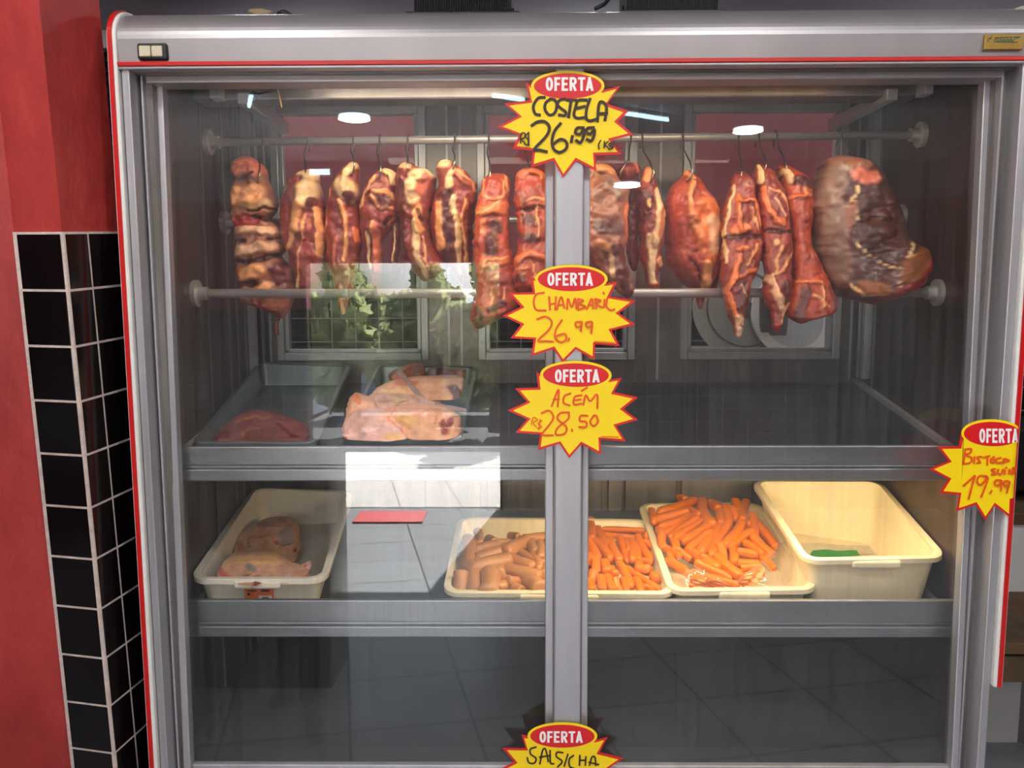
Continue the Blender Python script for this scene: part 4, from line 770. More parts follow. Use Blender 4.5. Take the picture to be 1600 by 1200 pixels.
t3, b3, lq3, _ = bin_('storage_bin', 'white bin heaped with orange sausages and open film bags', 'bin', q3, SH2, .016, M['bin_warm'], group='white bins on the lower shelf')
t4, b4, lq4, _ = bin_('storage_bin', 'deep empty white bin at the right end of the lower shelf', 'bin', q4, SH2, .022, M['bin_warm'], group='white bins on the lower shelf')
# orange label on the left bin
lb_ = lqL[0]; x0 = float(P(384, 930, .12)[0])-bL[0]; x1 = float(P(428, 930, .12)[0])-bL[0]; yy_ = lb_[1]+.0035; zz0 = lb_[2]-.062
o = MB().hexa([(x0, yy_+.006, zz0), (x1, yy_+.006, zz0), (x1, yy_+.012, zz0), (x0, yy_+.012, zz0)], [(x0, yy_-.002, zz0+.036), (x1, yy_-.002, zz0+.036), (x1, yy_+.012, zz0+.036), (x0, yy_+.012, zz0+.036)]).build('sticker', M['orange_lab'], tL); o['label'] = 'orange and white sticker'
def onlab(a, b, c, d, off=.0008):
    xa, xb = x0+(x1-x0)*a, x0+(x1-x0)*b; f = lambda v: yy_+.006-.008*v-off
    return [(xa, f(c), zz0+.036*c), (xb, f(c), zz0+.036*c), (xb, f(d), zz0+.036*d), (xa, f(d), zz0+.036*d)]
MB().add(onlab(.5, .96, .08, .5), [(0, 1, 2, 3)]).build('white_box', M['whitepap'], o)
mk = MB()
for a, b, c, d in ((.12, .45, .80, .88), (.1, .2, .52, .72), (.6, .9, .78, .92), (.6, .85, .34, .40), (.56, .9, .2, .25)): mk.add(onlab(a, b, c, d, .0014), [(0, 1, 2, 3)])
mk.build('print', M['ink_black'], o)
# steel trays on the upper shelf
HT = hfor(SH1, 689, .085, 400)
k1_ = quadS(SH1, HT, [(304, 690), (490, 690), (545, 570), (406, 565)]); k2_ = quadS(SH1, HT, [(536, 686), (718, 684), (742, 572), (592, 570)])
for nm, q in (('T1', k1_), ('T2', k2_)): DBG.append((nm, [tuple(p.round(3)) for p in q]))
bin_('steel_tray', 'shallow steel tray with one dark pinkish lump, left on the upper shelf', 'tray', k1_, SH1, .008, M['tray_steel'], lip=.006, rad=.018, group='steel trays on the upper shelf', handle=False)
bin_('steel_tray', 'shallow steel tray heaped with pale skin-on pieces on the upper shelf', 'tray', k2_, SH1, .008, M['tray_steel'], lip=.006, rad=.018, group='steel trays on the upper shelf', handle=False)

# ------------------------------------------------------------------ meat lying in trays and bins
def onS(Sh, h): return lambda ya, yb: (float(S(Sh, 500, ya, h)[1]), float(S(Sh, 500, yb, h)[1]))
E_ = (260, 540, .35)
u1_ = onS(SH1, .05); 
meat('liver_piece', 'dark pinkish lump of meat lying alone in the left steel tray', 'meat', E_, [(285, 370, 430), (310, 320, 500), (340, 280, 590), (370, 245, 628), (400, 220, 640), (425, 215, 628), (440, 235, 600)],
     [('tan', 10, [(330, 330), (420, 300), (480, 310)]), ('tan', 7, [(360, 400), (400, 350), (450, 360)]), ('dark', 26, [(240, 400), (300, 380)]), ('dark', 10, [(520, 330), (600, 400)])], 'liver', (.30, .16), .04, m='smooth_meat', nr=50)
G = (520, 560, .15); GT = 'skin-on pieces heaped in the right steel tray'
meat('skin_piece', 'dark red piece at the back left of the heaped steel tray', 'meat', G, [(50, 830, 930), (90, 700, 950), (130, 620, 960), (180, 590, 960), (220, 590, 950), (250, 640, 900)], [('dark', 90, [(880, 110)]), ('pink', 50, [(650, 170), (760, 160)])], 'red', (.53, .47), .03, GT, m='skin', nr=34)
meat('skin_piece', 'dark red piece at the back right of the heaped steel tray', 'meat', G, [(85, 1020, 1180), (110, 990, 1380), (150, 970, 1390), (200, 980, 1385), (240, 1020, 1360)], [('red', 80, [(1330, 150)]), ('deep', 80, [(1100, 130)]), ('yel', 30, [(1040, 180)])], 'dark', (.53, .48), .03, GT, m='skin', nr=30)
meat('skin_piece', 'pinkish flat piece crossing the rear of the heaped steel tray', 'meat', G, [(180, 1000, 1340), (210, 700, 1370), (250, 560, 1365), (300, 450, 1350), (340, 420, 1345), (390, 400, 1345), (430, 420, 1320)], [('yel', 70, [(560, 330), (760, 300)]), ('pink', 60, [(700, 230), (900, 240)]), ('dark', 110, [(1270, 320), (1300, 380)]), ('yel', 60, [(1170, 380)]), ('pink', 16, [(600, 360), (740, 340)])], 'skin', (.45, .33), .04, GT, m='skin', nr=50)
meat('skin_piece', 'creased yellowish piece in the middle of the heaped steel tray', 'meat', G, [(340, 500, 820), (380, 380, 1000), (420, 350, 1110), (470, 340, 1140), (530, 400, 1150), (590, 480, 1150), (640, 520, 1130)], [('pink', 14, [(500, 430), (700, 420), (780, 400)]), ('pink', 14, [(560, 500), (720, 480)]), ('blood', 26, [(900, 465), (960, 470)]), ('yel', 60, [(620, 400), (760, 390)]), ('brown', 10, [(700, 460), (760, 410)])], 'skin', (.36, .25), .045, GT, m='skin', nr=56)
meat('skin_piece', 'pink tipped piece at the left edge of the heaped steel tray', 'meat', G, [(355, 220, 260), (400, 180, 360), (450, 165, 440), (500, 160, 460), (550, 150, 520), (600, 150, 540), (640, 170, 500)], [('orange', 60, [(240, 400), (300, 430)]), ('pink', 16, [(330, 520), (450, 500)])], 'skin', (.30, .20), .035, GT, m='skin', nr=50)
meat('skin_piece', 'yellowish piece with a red cut end, front right of the heaped steel tray', 'meat', G, [(480, 700, 980), (520, 640, 1150), (560, 600, 1250), (610, 600, 1320), (670, 640, 1335), (730, 680, 1335), (780, 720, 1325), (825, 780, 1290)], [('yel', 120, [(750, 600), (880, 600)]), ('pink', 18, [(1110, 560), (1090, 700)]), ('red', 70, [(1180, 620), (1190, 720)]), ('pink', 14, [(1220, 590), (1230, 740)]), ('red', 50, [(1250, 600), (1240, 640)]), ('pale', 40, [(1270, 660)]), ('pink', 30, [(860, 540), (960, 520)])], 'skin', (.22, .125), .055, GT, m='skin', nr=60)
meat('skin_piece', 'big pale pink skinned piece at the front left of the heaped steel tray', 'meat', G, [(530, 250, 540), (560, 190, 600), (610, 130, 660), (670, 105, 720), (730, 95, 760), (780, 95, 800), (815, 130, 830), (832, 180, 840)], [('skin', 50, [(560, 560), (660, 640)]), ('pink', 12, [(600, 590), (720, 710), (830, 820)]), ('pink', 30, [(110, 770), (160, 800)]), ('yel', 60, [(600, 770), (720, 790)])], 'skinp', (.19, .115), .055, GT, m='skin', nr=60)
sp_ = empty('plastic_strip', P(655, 615, .10), 'clear plastic strip lying across the heaped steel tray', 'strip')
pa, pb, pc = P(627, 595, .33)+np.array([0, -.05, .03]), P(668, 632, .2)+np.array([0, -.04, .01]), P(730, 645, .18)+np.array([0, -.04, .01])
def strip(pts, w, th=.001):
    mb = MB(); pts = [np.array(p) for p in pts]
    for a, b in zip(pts[:-1], pts[1:]):
        d = b-a; n_ = np.cross(d, np.array([0, 1, .3])); n_ = n_/np.linalg.norm(n_)*w; mb.hexa([a-n_, b-n_, b-n_+(0, th, 0), a-n_+(0, th, 0)], [a+n_, b+n_, b+n_+(0, th, 0), a+n_+(0, th, 0)])
    return mb
o = strip([pa, pb], .008).build('strip_body', M['acrylic'], sp_); under(o, sp_); o = strip([pb, pc], .006).build('strip_end', M['acrylic'], sp_); under(o, sp_)
K = (290, 740, .175)
meat('chicken_piece', 'rounded raw chicken piece at the back of the chicken bin', 'meat', K, [(405, 760, 930), (440, 640, 970), (480, 590, 990), (520, 500, 1000), (570, 475, 1000), (620, 460, 1010), (670, 455, 1025), (700, 465, 1010), (740, 640, 995), (780, 820, 975), (810, 900, 930)],
     [('pink', 80, [(530, 600), (560, 660)]), ('grey', 90, [(920, 480), (950, 560)]), ('brown', 9, [(620, 520), (640, 580), (600, 660)]), ('orange', 14, [(640, 520), (800, 500), (870, 560)]), ('yel', 100, [(720, 640), (860, 640)]), ('brown', 8, [(860, 540), (900, 580), (970, 600)]), ('blood', 40, [(1005, 660)]), ('yel', 40, [(900, 770), (960, 740)])], 'skin', (.44, .27), .05, 'raw chicken in the left bin', m='skin', nr=60)
meat('chicken_piece', 'raw chicken leg with a knobbly end at the front of the chicken bin', 'meat', K, [(690, 540, 640), (720, 420, 760), (760, 370, 860), (800, 335, 910), (830, 320, 950), (860, 305, 1060), (890, 295, 1100), (915, 290, 1100), (935, 300, 1090)],
     [('yel+', 30, [(500, 740), (560, 710), (700, 720), (830, 760)]), ('grey', 60, [(600, 760), (660, 780)]), ('pink', 90, [(370, 850), (420, 880)]), ('blood+', 90, [(710, 885)]), ('brown', 8, [(540, 900), (570, 850), (640, 830)]), ('skinp', 60, [(860, 890), (960, 880)]), ('pink', 40, [(1000, 910), (1080, 910)])], 'skin', (.24, .13), .05, 'raw chicken in the left bin', m='skin', nr=60)
meat('chicken_wing_tip', 'pink knobbly leg end sticking out of the front chicken piece', 'meat', K, [(780, 1080, 1110), (810, 1040, 1118), (840, 1000, 1118), (865, 980, 1100), (885, 970, 1060)], [('pink+', 24, [(1090, 800)]), ('red', 16, [(1080, 850)])], 'skinp', (.22, .19), .014, None, m='skin', nr=30)

# ------------------------------------------------------------------ sausages
def capsule(name, bend, sq, seed, nseg=14, nr=14):
    rg = np.random.default_rng(seed); vs = []; L = 1.0
    ts = np.concatenate([[-.5, -.498, -.485, -.462, -.43], np.linspace(-.38, .38, nseg), [.43, .462, .485, .498, .5]])
    rr = [max(.03, math.sqrt(max(0, 1-max(0, (abs(t)-.40)/.10)**2))) for t in ts]
    for t, r in zip(ts, rr):
        for k in range(nr):
            a = 2*math.pi*k/nr; q = 1/(max(abs(math.cos(a)), abs(math.sin(a)))**sq); w = 1+.05*math.sin(9*t+seed+2*a)
            vs.append((t, r*q*w*math.cos(a)+bend*(1-(2*t)**2), r*q*w*math.sin(a)))
    n = len(ts); fs = [(i*nr+k, i*nr+(k+1) % nr, (i+1)*nr+(k+1) % nr, (i+1)*nr+k) for i in range(n-1) for k in range(nr)]+[tuple(range(nr))[::-1], tuple((n-1)*nr+k for k in range(nr))]
    me = bpy.data.meshes.new(name); me.from_pydata(vs, [], fs); me.polygons.foreach_set('use_smooth', [True]*len(me.polygons)); me.update(); return me
HD = [capsule('hot_dog_sausage', b, .55, i) for i, b in enumerate((0, .35, -.4, .15))]
RS = [capsule('raw_sausage', b, .05, i+9) for i, b in enumerate((.15, .4, -.3, 0))]
for me in HD: me.materials.append(M['hotdog'])
for me in RS: me.materials.append(M['rawsaus'])
def sausage(name, me, a, b, r, label, group):
    d = b-a; L = np.linalg.norm(d)+2*r; x = d/np.linalg.norm(d); z = np.array([0, 0, 1.0]); z = z-x*(x@z)
    z = z/np.linalg.norm(z) if np.linalg.norm(z) > .1 else np.array([0, 1.0, 0]); y = np.cross(z, x)
    o = bpy.data.objects.new(name, me); COL.objects.link(o); c = (a+b)/2
    o.matrix_world = Matrix(((x[0]*L, y[0]*r, z[0]*r, c[0]), (x[1]*L, y[1]*r, z[1]*r, c[1]), (x[2]*L, y[2]*r, z[2]*r, c[2]), (0, 0, 0, 1)))
    return tag(o, label, 'sausage', group)
def pile(segs, crop, meshes, name, label, group, hf, h2f=None):
    ox, oy, s_ = crop
    for i, (x1, y1, x2, y2, r) in enumerate(segs):
        p1, p2 = (ox+x1*s_, oy+y1*s_), (ox+x2*s_, oy+y2*s_)
        a = S(SH2, *p1, hf(p1[1])+.004*(i % 3)); b = S(SH2, *p2, hf(p2[1])+.004*((i+1) % 3)); d = (a+b)/2; rw = r*s_*(d[1]+CD)/F*(1.3 if name == 'raw_sausage' else 1.15)
        if np.linalg.norm(b-a) < .012: b = a+np.array([.004, .035, -.006]) 
        sausage(name, meshes[i % len(meshes)], a, b, rw, label, group)
hot3 = [(105, 190, 130, 290, 30), (360, 75, 390, 85, 28), (185, 200, 480, 100, 38), (550, 110, 560, 200, 38), (640, 125, 690, 160, 34), (850, 120, 870, 230, 38), (950, 120, 920, 265, 36), (440, 180, 520, 220, 28), (770, 170, 790, 290, 36), (690, 140, 710, 300, 38), (560, 170, 640, 300, 42),
        (820, 180, 850, 250, 30), (920, 290, 975, 310, 30), (130, 280, 400, 205, 36), (190, 330, 470, 225, 32), (225, 400, 490, 235, 32), (285, 420, 500, 255, 32), (330, 430, 560, 280, 36), (400, 455, 620, 310, 40), (450, 530, 610, 390, 36), (545, 550, 700, 325, 40), (645, 580, 790, 320, 42), (760, 490, 900, 310, 40),
        (1000, 240, 1020, 400, 36), (1040, 290, 1200, 490, 34), (1070, 340, 1200, 500, 30), (1020, 430, 1170, 570, 36), (800, 510, 990, 385, 38), (950, 480, 1080, 570, 32), (890, 560, 1120, 600, 36), (870, 650, 1040, 660, 32), (930, 700, 1060, 690, 32), (720, 510, 740, 600, 38), (820, 540, 830, 640, 36),
        (700, 610, 880, 760, 42), (520, 660, 790, 790, 36), (440, 545, 680, 690, 42), (300, 480, 310, 530, 36), (200, 420, 215, 510, 34), (240, 530, 340, 590, 30), (170, 360, 190, 400, 32), (350, 550, 430, 610, 28), (270, 580, 300, 640, 26),
        (480, 740, 700, 830, 30), (560, 600, 640, 640, 30), (250, 640, 400, 720, 30), (900, 780, 1080, 740, 30), (640, 790, 860, 850, 30), (340, 700, 560, 820, 28), (1100, 620, 1180, 700, 28)]
hot2 = [(220, 225, 730, 215, 32), (330, 275, 780, 295, 30), (820, 350, 870, 380, 40), (345, 345, 690, 380, 32), (175, 170, 185, 380, 45), (820, 430, 890, 490, 35), (260, 280, 380, 470, 48), (590, 410, 610, 520, 36), (150, 420, 250, 610, 50), (220, 420, 390, 620, 52), (400, 400, 510, 630, 48), (510, 380, 600, 650, 42), (700, 450, 730, 620, 40), (645, 430, 660, 630, 48), (735, 370, 870, 630, 45),
        (760, 650, 860, 660, 36), (740, 700, 742, 740, 50), (835, 750, 850, 762, 52), (930, 830, 940, 852, 50), (330, 680, 350, 760, 50), (230, 660, 240, 770, 50), (160, 600, 170, 650, 46), (430, 750, 460, 790, 42), (200, 800, 190, 870, 50), (560, 880, 590, 990, 40), (700, 880, 750, 1000, 42), (470, 880, 520, 990, 40), (370, 860, 420, 980, 52), (290, 860, 310, 980, 50), (510, 690, 640, 950, 44), (600, 730, 970, 980, 36), (160, 900, 180, 985, 46), (820, 960, 900, 990, 38), (60, 500, 110, 640, 48), (60, 700, 80, 800, 48)]
raw = [(450, 260, 470, 380, 50), (870, 300, 930, 310, 40), (1060, 330, 1260, 310, 50), (340, 350, 380, 400, 60), (600, 350, 640, 370, 50), (690, 380, 860, 390, 40), (1130, 400, 1180, 500, 60), (1230, 420, 1240, 560, 60), (320, 440, 330, 640, 85), (420, 480, 680, 420, 55), (470, 570, 780, 470, 62), (830, 490, 1020, 400, 80), (1000, 520, 1180, 640, 45), (1140, 540, 1210, 700, 50), (1250, 660, 1260, 760, 50), (450, 590, 440, 640, 60), (850, 590, 1090, 680, 65),
       (740, 760, 770, 800, 70), (340, 650, 420, 700, 75), (500, 690, 780, 620, 90), (870, 870, 940, 880, 60), (720, 830, 780, 850, 50), (890, 730, 1190, 800, 75), (240, 820, 240, 960, 75), (390, 800, 400, 960, 75), (580, 820, 560, 960, 105), (720, 930, 820, 900, 60), (900, 960, 960, 980, 65), (1140, 900, 1180, 940, 100), (1290, 800, 1330, 900, 70), (1330, 600, 1340, 720, 70), (1330, 400, 1350, 520, 60)]
hp3 = lambda y: float(np.interp(y, [775, 800, 850, 905], [H3+.012, H3+.012, H3+.004, H3-.02]))
hp2 = lambda y: float(np.interp(y, [815, 850, 900, 925], [H2-.018, H2-.012, H2-.012, H2-.02]))
hpr = lambda y: float(np.interp(y, [830, 860, 900, 925], [H2-.008, H2-.002, H2-.004, H2-.018]))
pile(hot3, (1000, 765, .175), HD, 'hot_dog_sausage', 'orange sausage heaped in the bin with the film bags', 'orange sausages in the heaped bin', hp3)
pile(hot2, (900, 790, .13333), HD, 'hot_dog_sausage', 'orange sausage in the wide bin just right of the central post', 'orange sausages in the wide bin', hp2)
pile(raw, (690, 800, .125), RS, 'raw_sausage', 'plump pale raw sausage in the wide bin left of the central post', 'raw sausages in the wide bin', hpr)

# film bags at the front of the heaped bin, leaflet in the empty bin
def sheet(name, pts, m, label=None, cat=None, amp=.004, n=14, parent=None):
    a, b, c, d = [np.array(p) for p in pts]; vs = []; fs = []; nn = np.cross(b-a, d-a); nn /= np.linalg.norm(nn)
    for i in range(n+1):
        for j_ in range(n+1):
            u_, v_ = i/n, j_/n; p = (a*(1-u_)+b*u_)*(1-v_)+(d*(1-u_)+c*u_)*v_; vs.append(p+nn*amp*(math.sin(9*u_+5*v_)+.6*math.sin(17*v_-11*u_)))
    for i in range(n):
        for j_ in range(n): fs.append((i*(n+1)+j_, (i+1)*(n+1)+j_, (i+1)*(n+1)+j_+1, i*(n+1)+j_+1))
    o0 = sum((a, b, c, d))/4 if parent is None else np.array(parent.location)
    o = mesh_obj(name, [v-o0 for v in vs], fs, m, parent, None, True, tuple(o0) if parent is None else (0, 0, 0))
    if label: tag(o, label, cat)
    return o
def Q3(px, py, h): return S(SH2, px, py, h-.078+H3)
for nm, lab, p4, pr in (('film_bag', 'torn clear film bag at the front left of the heaped sausage bin', [(1058, 869, .085), (1140, 912, .075), (1092, 919, .05), (1072, 918, .05)], [(1078, 905, .076), (1128, 908, .074), (1130, 917, .056), (1076, 917, .056)]),
                        ('film_bag', 'torn clear film bag at the front right of the heaped sausage bin', [(1146, 912, .075), (1218, 852, .09), (1240, 915, .06), (1165, 918, .05)], [(1152, 910, .077), (1196, 886, .086), (1184, 914, .062), (1160, 917, .056)])):
    t = empty(nm, Q3(*p4[2]), lab, 'bag', 'film bags in the heaped sausage bin')
    sheet('film', [Q3(*p) for p in p4], M['plastic_film'], parent=t, amp=.003)
    o = sheet('red_print', [Q3(x, y, h+.004) for x, y, h in pr], M['pinkprint'], parent=t, amp=.003); o['label'] = 'red and yellow printed area'
t = empty('film_bag', Q3(1225, 880, .06), 'upright crumpled yellowish film bag at the right wall of the heaped sausage bin', 'bag', 'film bags in the heaped sausage bin')
sheet('film', [Q3(1215, 850, .09), Q3(1238, 840, .10), Q3(1246, 905, .06), Q3(1222, 915, .05)], M['plastic_film'], parent=t, amp=.004)
lf = empty('leaflet', S(SH2, 1320, 862, .012), 'green and cream printed leaflet lying in the deep empty bin', 'leaflet')
sheet('cream_sheet', [S(SH2, x, y, .006) for x, y in ((1258, 866), (1368, 866), (1358, 853), (1252, 848))], M['cream_plastic'], parent=lf, amp=.001)
sheet('green_sheet', [S(SH2, x, y, .010) for x, y in ((1264, 870), (1345, 868), (1338, 860), (1270, 859))], M['green_paper'], parent=lf, amp=.001)
# ------------------------------------------------------------------ price signs
TIPS = [(222, 120), (90, 215), (55, 350), (103, 482), (225, 588), (410, 625), (597, 610), (745, 528), (835, 402), (838, 262), (728, 150)]
STAR = [(222, 120), (234, 212), (90, 215), (165, 297), (55, 350), (165, 402), (103, 482), (240, 490), (225, 588), (355, 545), (410, 625), (487, 547), (597, 610), (600, 518), (745, 528), (697, 437), (835, 402), (740, 335), (838, 262), (686, 236), (728, 150), (660, 162), (460, 120), (262, 140)]
def poly_inset(p, d):
    p = [np.array(v, float) for v in p]; out = []; n = len(p)
    for i in range(n):
        a, b, c = p[i-1], p[i], p[(i+1) % n]; e1 = (b-a)/np.linalg.norm(b-a); e2 = (c-b)/np.linalg.norm(c-b)
        n1, n2 = np.array([e1[1], -e1[0]]), np.array([e2[1], -e2[0]]); m_ = n1+n2; m_ /= np.linalg.norm(m_)+1e-9; k = d/max(.38, m_@n1); out.append(b+m_*k)
    return out
def area(p): return sum(p[i-1][0]*p[i][1]-p[i][0]*p[i-1][1] for i in range(len(p)))/2
_t = poly_inset(STAR, 13); STAR_IN = _t if abs(area(_t)) < abs(area(STAR)) else poly_inset(STAR, -13)
def ell(cx, cy, rx, ry, n=56): return [(cx+rx*math.cos(2*math.pi*k/n), cy+ry*math.sin(2*math.pi*k/n)) for k in range(n)]
def catmull(p, k=6):
    if len(p) < 3: return [tuple(v) for v in p]
    q = [np.array(v, float) for v in p]; q = [2*q[0]-q[1]]+q+[2*q[-1]-q[-2]]; out = []
    for i in range(1, len(q)-2):
        for s_ in range(k):
            t = s_/k; out.append(tuple(.5*((2*q[i])+(q[i+1]-q[i-1])*t+(2*q[i-1]-5*q[i]+4*q[i+1]-q[i+2])*t*t+(3*q[i]-q[i-1]-3*q[i+1]+q[i+2])*t**3)))
    return out+[tuple(q[-2])]
def ribbon(p, w, cap=True):                              # outline quads of a pen stroke, 2-D
    p = [np.array(v, float) for v in p]; n = len(p); L = []; R = []
    for i in range(n):
        t = p[min(i+1, n-1)]-p[max(i-1, 0)]; t = t/(np.linalg.norm(t)+1e-9); k = np.array([-t[1], t[0]])*w/2
        if cap and i == 0: p[i] = p[i]-t*w*.35
        if cap and i == n-1: p[i] = p[i]+t*w*.35
        L.append(p[i]+k); R.append(p[i]-k)
    return [(L[i], L[i+1], R[i+1], R[i]) for i in range(n-1)]
# block capitals of the headline in a unit box (height 1, baseline at y=1, y down)
def oferta():
    w = .17; out = []; x = 0
    def s(*p): out.extend(ribbon(p, w, False))
    O = [(.24+.155*math.cos(a), .5+.415*math.sin(a)) for a in np.linspace(0, 2*math.pi, 29)]; s(*[(x+a, b) for a, b in O]); x += .56
    def stem(h=0): s((x+w/2, 0), (x+w/2, 1))
    stem(); s((x, .085), (x+.40, .085)); s((x, .50), (x+.36, .50)); x += .48
    stem(); s((x, .085), (x+.42, .085)); s((x, .50), (x+.38, .50)); s((x, .915), (x+.42, .915)); x += .52
    stem(); B_ = [(x, .085), (x+.26, .085)]+[(x+.26+.13*math.sin(a), .29-.205*math.cos(a)) for a in np.linspace(0, math.pi, 10)]+[(x+.26, .495), (x, .495)]; s(*B_); s((x+.22, .50), (x+.40, 1.0)); x += .55
    s((x, .085), (x+.48, .085)); s((x+.24, 0), (x+.24, 1)); x += .50
    s((x+.09, 1.0), (x+.28, 0)); s((x+.24, 0), (x+.45, 1.0)); s((x+.12, .74), (x+.40, .74)); x += .54
    return out, x
OF, OFW = oferta()
def sign(label, tips_px, head, hand, hw, hand_mat, Yp, crop, bend=None, extra_y=0.0, thin=()):
    # affine from template to photo pixels, then to the plane of the post the sign is taped to
    idx = [i for i, t in enumerate(tips_px) if t is not None]
    X = np.array([[TIPS[i][0], TIPS[i][1], 1] for i in idx], float); Yv = np.array([tips_px[i] for i in idx], float)
    Am = np.linalg.lstsq(X, Yv, rcond=None)[0]
    aff = lambda p: tuple(np.array([p[0], p[1], 1.0])@Am)
    fix = {STAR.index(TIPS[i]): tips_px[i] for i in idx}
    def wpt(px, off):
        q = P(px[0], px[1], Yp); x, y, z = q; y = Yp
        if bend and x > bend[0]:
            s_ = x-bend[0]; r_ = bend[1]; a = min(s_/r_, 1.25); x = bend[0]+(r_+off)*math.sin(a)+(s_-r_*a)*math.cos(a); y = Yp+r_-(r_+off)*math.cos(a)+(s_-r_*a)*math.sin(a); return np.array([x, y, z])
        return np.array([x, y-off, z])
    c0 = wpt(aff((450, 380)), 0); root = empty('price_sign', c0, label, 'price sign', 'starburst price signs')
    def layer(name, polys, off, m, fill=True):
        bm = bmesh.new()
        for kk, pl in enumerate(polys):
            vs = [bm.verts.new((v[0], v[1], kk*8e-6)) for v in pl]; f = bm.faces.new(vs)
        if fill:
            if bend:
                for k in range(1, 24):
                    bmesh.ops.bisect_plane(bm, geom=bm.verts[:]+bm.edges[:]+bm.faces[:], plane_co=(bend[2]+k*2.0-4, 0, 0), plane_no=(1, 0, 0))
            bmesh.ops.triangulate(bm, faces=bm.faces[:])
        for v in bm.verts: v.co = Vector(wpt((v.co.x, v.co.y), off+v.co.z)-c0)
        me = bpy.data.meshes.new(name); bm.to_mesh(me); bm.free(); me.materials.append(m)
        o = bpy.data.objects.new(name, me); COL.objects.link(o); o.parent = root; return o
    st = [fix.get(i, aff(v)) for i, v in enumerate(STAR)]; si = []
    for i, v in enumerate(STAR_IN):
        a = np.array(aff(v)); 
        if i in fix: a = a+np.array(fix[i])-np.array(aff(STAR[i]))
        si.append(tuple(a))
    b_ = layer('red_border', [st], 0.0, M['redpap']); so = b_.modifiers.new('paper', 'SOLIDIFY'); so.thickness = .0008; so.offset = -1
    layer('yellow_face', [si], .0006, M['yellow']); layer('yellow_cap', [[aff(v) for v in ell(460, 135, 213, 84)]], .0009, M['yellow'])
    layer('red_oval', [[aff(v) for v in ell(460, 136, 196, 70)]], .0012, M['redpap'])
    (hx0, hy0), (hx1, hy1) = head; tilt = 0
    q = []
    for quad in OF: q.append([(hx0+(hx1-hx0)*v[0]/OFW, hy0+(hy1-hy0)*v[1]) for v in quad])
    layer('headline', q, .0016, M['whitepap'], fill=bool(bend))
    ox, oy, s_ = crop; q = []
    for stroke in hand:
        p = [(ox+a*s_, oy+b*s_) for a, b in catmull(stroke)]; q += ribbon(p, hw)
    for stroke in thin:
        p = [(ox+a*s_, oy+b*s_) for a, b in catmull(stroke)]; q += ribbon(p, hw*.5)
    layer('handwriting', [[tuple(v) for v in k] for k in q], .0018, hand_mat, fill=bool(bend))
    return root
c1, c2, c4, c5 = (760, 90, 1/6), (770, 400, 240/900), (1440, 640, .15), (740, 1080, .1875)
def px_(c, l): return [None if v is None else (c[0]+v[0]*c[2], c[1]+v[1]*c[2]) for v in l]
h1 = [[(545, 375), (490, 380), (450, 430), (440, 480), (460, 530), (500, 540)], [(600, 390), (555, 430), (550, 490), (590, 540), (640, 520), (660, 450), (640, 400), (600, 390)], [(735, 390), (690, 400), (665, 440), (700, 480), (740, 510), (735, 545), (680, 540)],
      [(755, 400), (840, 402)], [(795, 400), (770, 560)], [(940, 400), (860, 405), (835, 470), (820, 540), (850, 570), (915, 565)], [(840, 480), (920, 460)], [(970, 390), (940, 480), (935, 570), (970, 595), (1030, 580)], [(1040, 600), (1055, 440), (1090, 420), (1125, 470), (1110, 590)], [(1050, 530), (1130, 525)],
      [(425, 640), (480, 605), (550, 605), (590, 660), (560, 740), (450, 860), (500, 870), (565, 885)], [(695, 620), (640, 690), (615, 780), (630, 860), (690, 890), (750, 850), (745, 790), (690, 770), (620, 820)], [(805, 740), (795, 795)],
      [(910, 660), (850, 665), (835, 710), (880, 720), (910, 670), (910, 740), (880, 800), (840, 780)], [(1005, 660), (950, 665), (935, 700), (970, 720), (1010, 680), (1005, 740), (980, 785), (940, 770)]]
h1t = [[(320, 805), (325, 720), (360, 715), (355, 760), (325, 765), (362, 808)], [(388, 715), (365, 740), (392, 780), (385, 822), (358, 815)], [(395, 705), (397, 830)], [(1070, 780), (1050, 820), (1055, 862)], [(1105, 790), (1100, 850)], [(1140, 790), (1108, 822), (1140, 850)], [(1170, 800), (1145, 815), (1160, 840), (1172, 805), (1170, 855), (1140, 862)], [(1185, 785), (1192, 820), (1180, 858)]]
sign('yellow starburst price sign reading COSTELA 26,99, topmost on the central post', px_(c1, [(370, 232), (165, 430), (103, 648), (245, 850), (420, 1030), (720, 1125), (1030, 1065), (1265, 910), (1380, 720), (1335, 500), (1255, 265)]),
     [(760+556/6, 90+186/6), (760+1006/6, 90+314/6)], h1, 4.6, M['ink_black'], -.040, c1, thin=h1t)
h2 = [[(300, 215), (255, 225), (240, 270), (255, 315), (310, 320)], [(330, 240), (335, 315)], [(370, 240), (365, 315)], [(335, 285), (368, 275)], [(375, 315), (400, 240), (420, 305)], [(382, 290), (415, 285)], [(435, 312), (440, 250), (462, 300), (482, 248), (490, 310)], [(500, 250), (500, 315)], [(500, 252), (530, 262), (505, 280), (542, 297), (500, 315)],
      [(550, 312), (580, 250), (588, 308)], [(560, 290), (588, 285)], [(600, 250), (605, 308)], [(600, 252), (632, 262), (605, 280), (642, 302)], [(655, 255), (650, 300)], [(648, 214), (650, 222)], [(670, 250), (665, 295), (690, 318), (712, 312)],
      [(260, 370), (310, 355), (345, 385), (330, 430), (265, 495), (310, 498), (352, 502)], [(405, 375), (370, 430), (365, 480), (400, 505), (430, 485), (420, 455), (370, 470)], [(447, 482), (440, 497)], [(520, 385), (485, 390), (490, 415), (515, 410), (522, 385), (515, 440)], [(578, 385), (547, 390), (550, 415), (576, 410), (582, 385), (576, 452)]]
